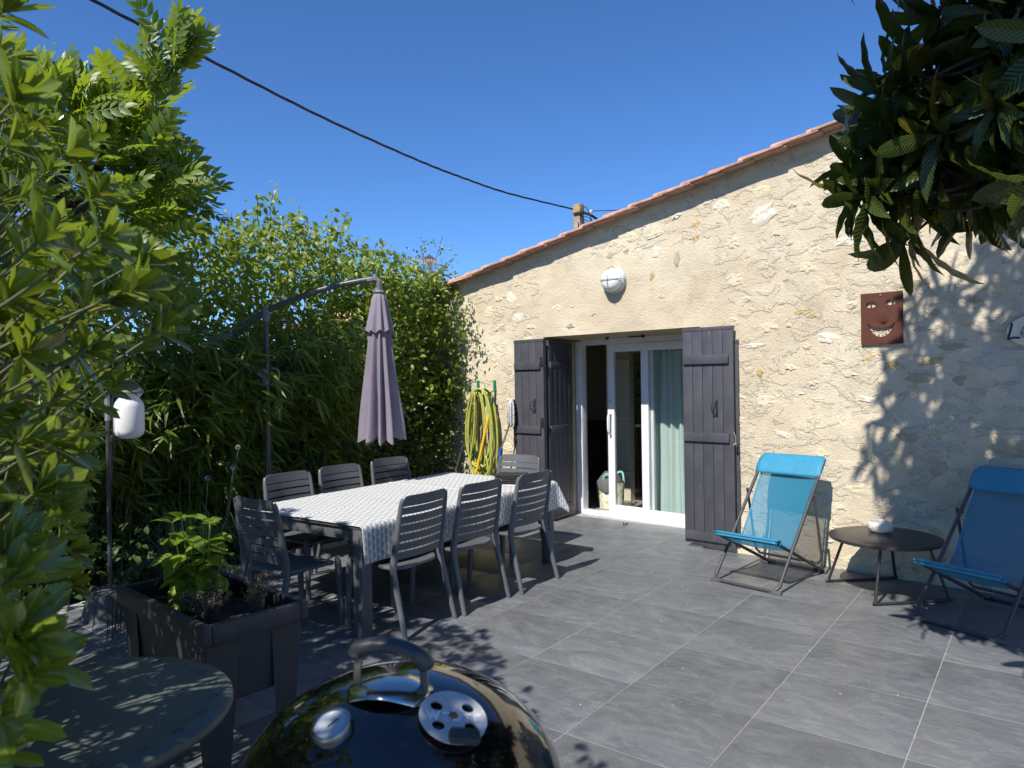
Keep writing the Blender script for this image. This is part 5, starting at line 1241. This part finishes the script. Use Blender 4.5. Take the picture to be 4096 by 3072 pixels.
fc_, fa_ = [], []
for c_, r_, n_ in blobs:
    d = unit(n_); q = np.array(c_) + d * np.array(r_) * (.6 + .4 * RNG.random((n_, 1)))
    k = (q[:, 1] < .30 * -q[:, 0] + .04) & (q[:, 2] > .12) & ~((np.abs(q[:, 0]) < 1.25) & (q[:, 1] > -.35)) & ~((np.hypot(q[:, 0] + 2.08, q[:, 1] - .6) < .46) & (q[:, 2] < .95)); fc_.append(q[k]); fa_.append((d + np.array([0, .1, .6]))[k])
fc_ = np.concatenate(fc_); fa_ = np.concatenate(fa_)
def gap(q, pt, r):                       # openings in the shrub that let spots of sun through
    s = np.array(SUN_DIR); v_ = q - np.array(pt); return np.linalg.norm(v_ - (v_ @ s)[:, None] * s, axis=1) > r
kk = gap(fc_, (-3.02, 1.38, .86), .17) & gap(fc_, (-2.0, .95, .66), .09) & gap(fc_, (-5.0, 1.8, 1.3), .16)
fc_, fa_ = fc_[kk], fa_[kk]
fP, fR, fS = rosettes(fc_, fa_, 13, .096, (10, 66), .10); fS = vary(fS)
fP = np.concatenate([fP, pP[300:]]); fR = np.concatenate([fR, pR[300:]]); fS = np.concatenate([fS, pS[300:]])
tag(scatter('foliage', pit, fP, fR, fS, M_PIT, sb, origin=SB), kind='stuff')
for q, a_ in zip(fc_[::2], fa_[::2]):
    b0 = np.array([q[0] * .8 - .45, q[1] * .4, max(.0, q[2] - .9)]); stm.tube([Vector(z_) - Vector(SB) for z_ in smooth_path([tuple(b0), tuple((b0 + q) / 2 + RNG.normal(size=3) * .06), tuple(q)], 3)], [.008 - .0009 * i for i in range(7)], 5)
for k in range(7): stm.tube(smooth_path([(RNG.normal() * .5, RNG.normal() * .12, 0), (RNG.normal() * .5, RNG.normal() * .12, .6), (RNG.normal() * .7, RNG.normal() * .15, 1.3)], 5), [.035 - .002 * i for i in range(11)], 7)
tag(stm.build('branches', M_PITS, sb, 180), kind='stuff')

RNG = np.random.default_rng(33)
# loquat tree on the right
M_LOQ = leaf_mat('loquat_leaf', (.028, .048, .009), (.070, .098, .016), .34, .24, rib=.25, veins=.28, nv=15., spec=.55, yellow=(.40, .26, .02))
LQ = (.9, 3.0, 0); lq = root('loquat_tree', LQ, 'loquat tree with long ribbed dark leaves overhanging at top right', 'tree')
lt_ = [(-0.85, 3.0, 2.16), (-0.90, 3.05, 2.28), (-0.80, 3.1, 2.42), (-0.88, 3.2, 2.55), (-0.72, 3.05, 2.16), (-0.62, 3.0, 2.20), (-0.5, 3.05, 2.18), (-0.4, 3.1, 2.16), (-0.76, 2.98, 2.27), (-0.66, 3.15, 2.24), (-0.82, 3.17, 2.69), (-0.78, 2.94, 2.52), (-0.68, 3.16, 2.75), (-0.66, 3.31, 2.95), (-0.51, 3.18, 2.85), (-0.42, 3.13, 2.68), (-0.71, 3.0, 2.41), (-0.74, 3.24, 2.31), (-0.85, 3.01, 2.18), (-0.83, 2.97, 2.14), (-0.74, 3.24, 2.12), (-0.54, 3.02, 2.22), (-0.43, 2.98, 2.32), (-0.44, 3.24, 2.22), (-0.6, 3.23, 2.43), (-0.62, 2.94, 2.48), (-0.52, 3.3, 2.61), (-0.36, 3.17, 2.16), (-0.34, 2.92, 2.17), (-0.61, 3.49, 2.82), (-0.38, 3.16, 2.81), (-0.85, 3.41, 2.43), (-0.74, 3.5, 2.26), (-0.54, 3.41, 2.22), (-0.57, 2.85, 2.28), (-0.33, 2.93, 2.41), (-0.8, 3.46, 2.73), (-0.45, 3.1, 2.95), (-0.4, 3.35, 2.5), (-0.5, 3.5, 2.55), (-0.35, 3.0, 2.6), (-0.55, 3.55, 2.75), (-0.45, 3.6, 2.35), (-0.62, 3.6, 2.5), (-0.4, 3.5, 2.9), (-0.71, 3.4, 2.25)]
lt_ = [(x_, y_, z_ + .05 * (z_ < 2.3)) for x_, y_, z_ in lt_]
near = np.concatenate([np.array(lt_), np.array(lt_)[::2] + RNG.normal(size=(len(lt_[::2]), 3)) * .12 + np.array([.06, .1, .0])]); lcore = np.array([.6, 3.1, 2.7])
ax_ = (near - lcore) * np.array([.7, .5, .35]) + RNG.normal(size=near.shape) * .25 + np.array([0, 0, .1])
loq = leaf_t(1, .30, 9, .58, .20, .28, 1.1, .008)
lP, lR, lS = rosettes(near, ax_, 11, .285, (25, 95), .38); lS = vary(lS, (.3, 2.2), (.8, 1.15))
lme = tmpl_mesh('leaf', loq, M_LOQ); leaf_objects('leaf', lme, lP[:300], lR[:300], lS[:300], lq, LQ)
d = unit(680); rr_ = (.35 + .65 * RNG.random((680, 1)))
q = np.concatenate([np.array([-.05, 2.9, 4.1]) + d[:490] * np.array([1.40, 1.30, 1.45]) * rr_[:490], np.array([.55, 3.1, 2.75]) + d[490:] * np.array([.95, .9, .80]) * rr_[490:], np.array([.12, 2.72, 2.3]) + unit(55) * np.array([.5, .3, .3])])
k = (q[:, 2] > 1.95) & ((q[:, 0] > -.38) | (q[:, 2] > 1.62 + .58 * (-.668 * q[:, 0] + .744 * q[:, 1]))); q = q[k]
fP, fR, fS = rosettes(q, (q - np.array([.4, 3., 3.0])) + np.array([0, 0, .5]), 10, .265, (25, 95), .35); fS = vary(fS, (.3, 2.2), (.8, 1.15))
fP = np.concatenate([fP, lP[300:]]); fR = np.concatenate([fR, lR[300:]]); fS = np.concatenate([fS, lS[300:]])
tag(scatter('foliage', loq, fP, fR, fS, M_LOQ, lq, origin=LQ), kind='stuff')
tk = MB(); tk.tube(smooth_path([(0, 0, 0), (-.04, .03, .9), (-.1, .05, 1.8), (-.2, .0, 2.6), (-.35, .0, 3.8)], 5), [.11 - .0035 * i for i in range(21)], 10)
tk.build('trunk', M_BARK, lq, 60)
lb = MB()
for t_, a_ in list(zip(near, ax_)) + list(zip(q[::2], (q - np.array([.4, 3., 3.0]))[::2])):
    a_ = a_ / (np.linalg.norm(a_) + 1e-6); m_ = t_ - a_ * .3; e_ = np.array([.75, 3.0, max(2.2, m_[2] + .25)]); mm = (m_ * .55 + e_ * .45) + RNG.normal(size=3) * .06
    lb.tube([Vector(z_) - Vector(LQ) for z_ in smooth_path([tuple(e_), tuple(mm), tuple(m_), tuple(t_)], 4)], [.015 - .0009 * i for i in range(13)], 6)
tag(lb.build('branches', M_BARK, lq, 180), kind='stuff')
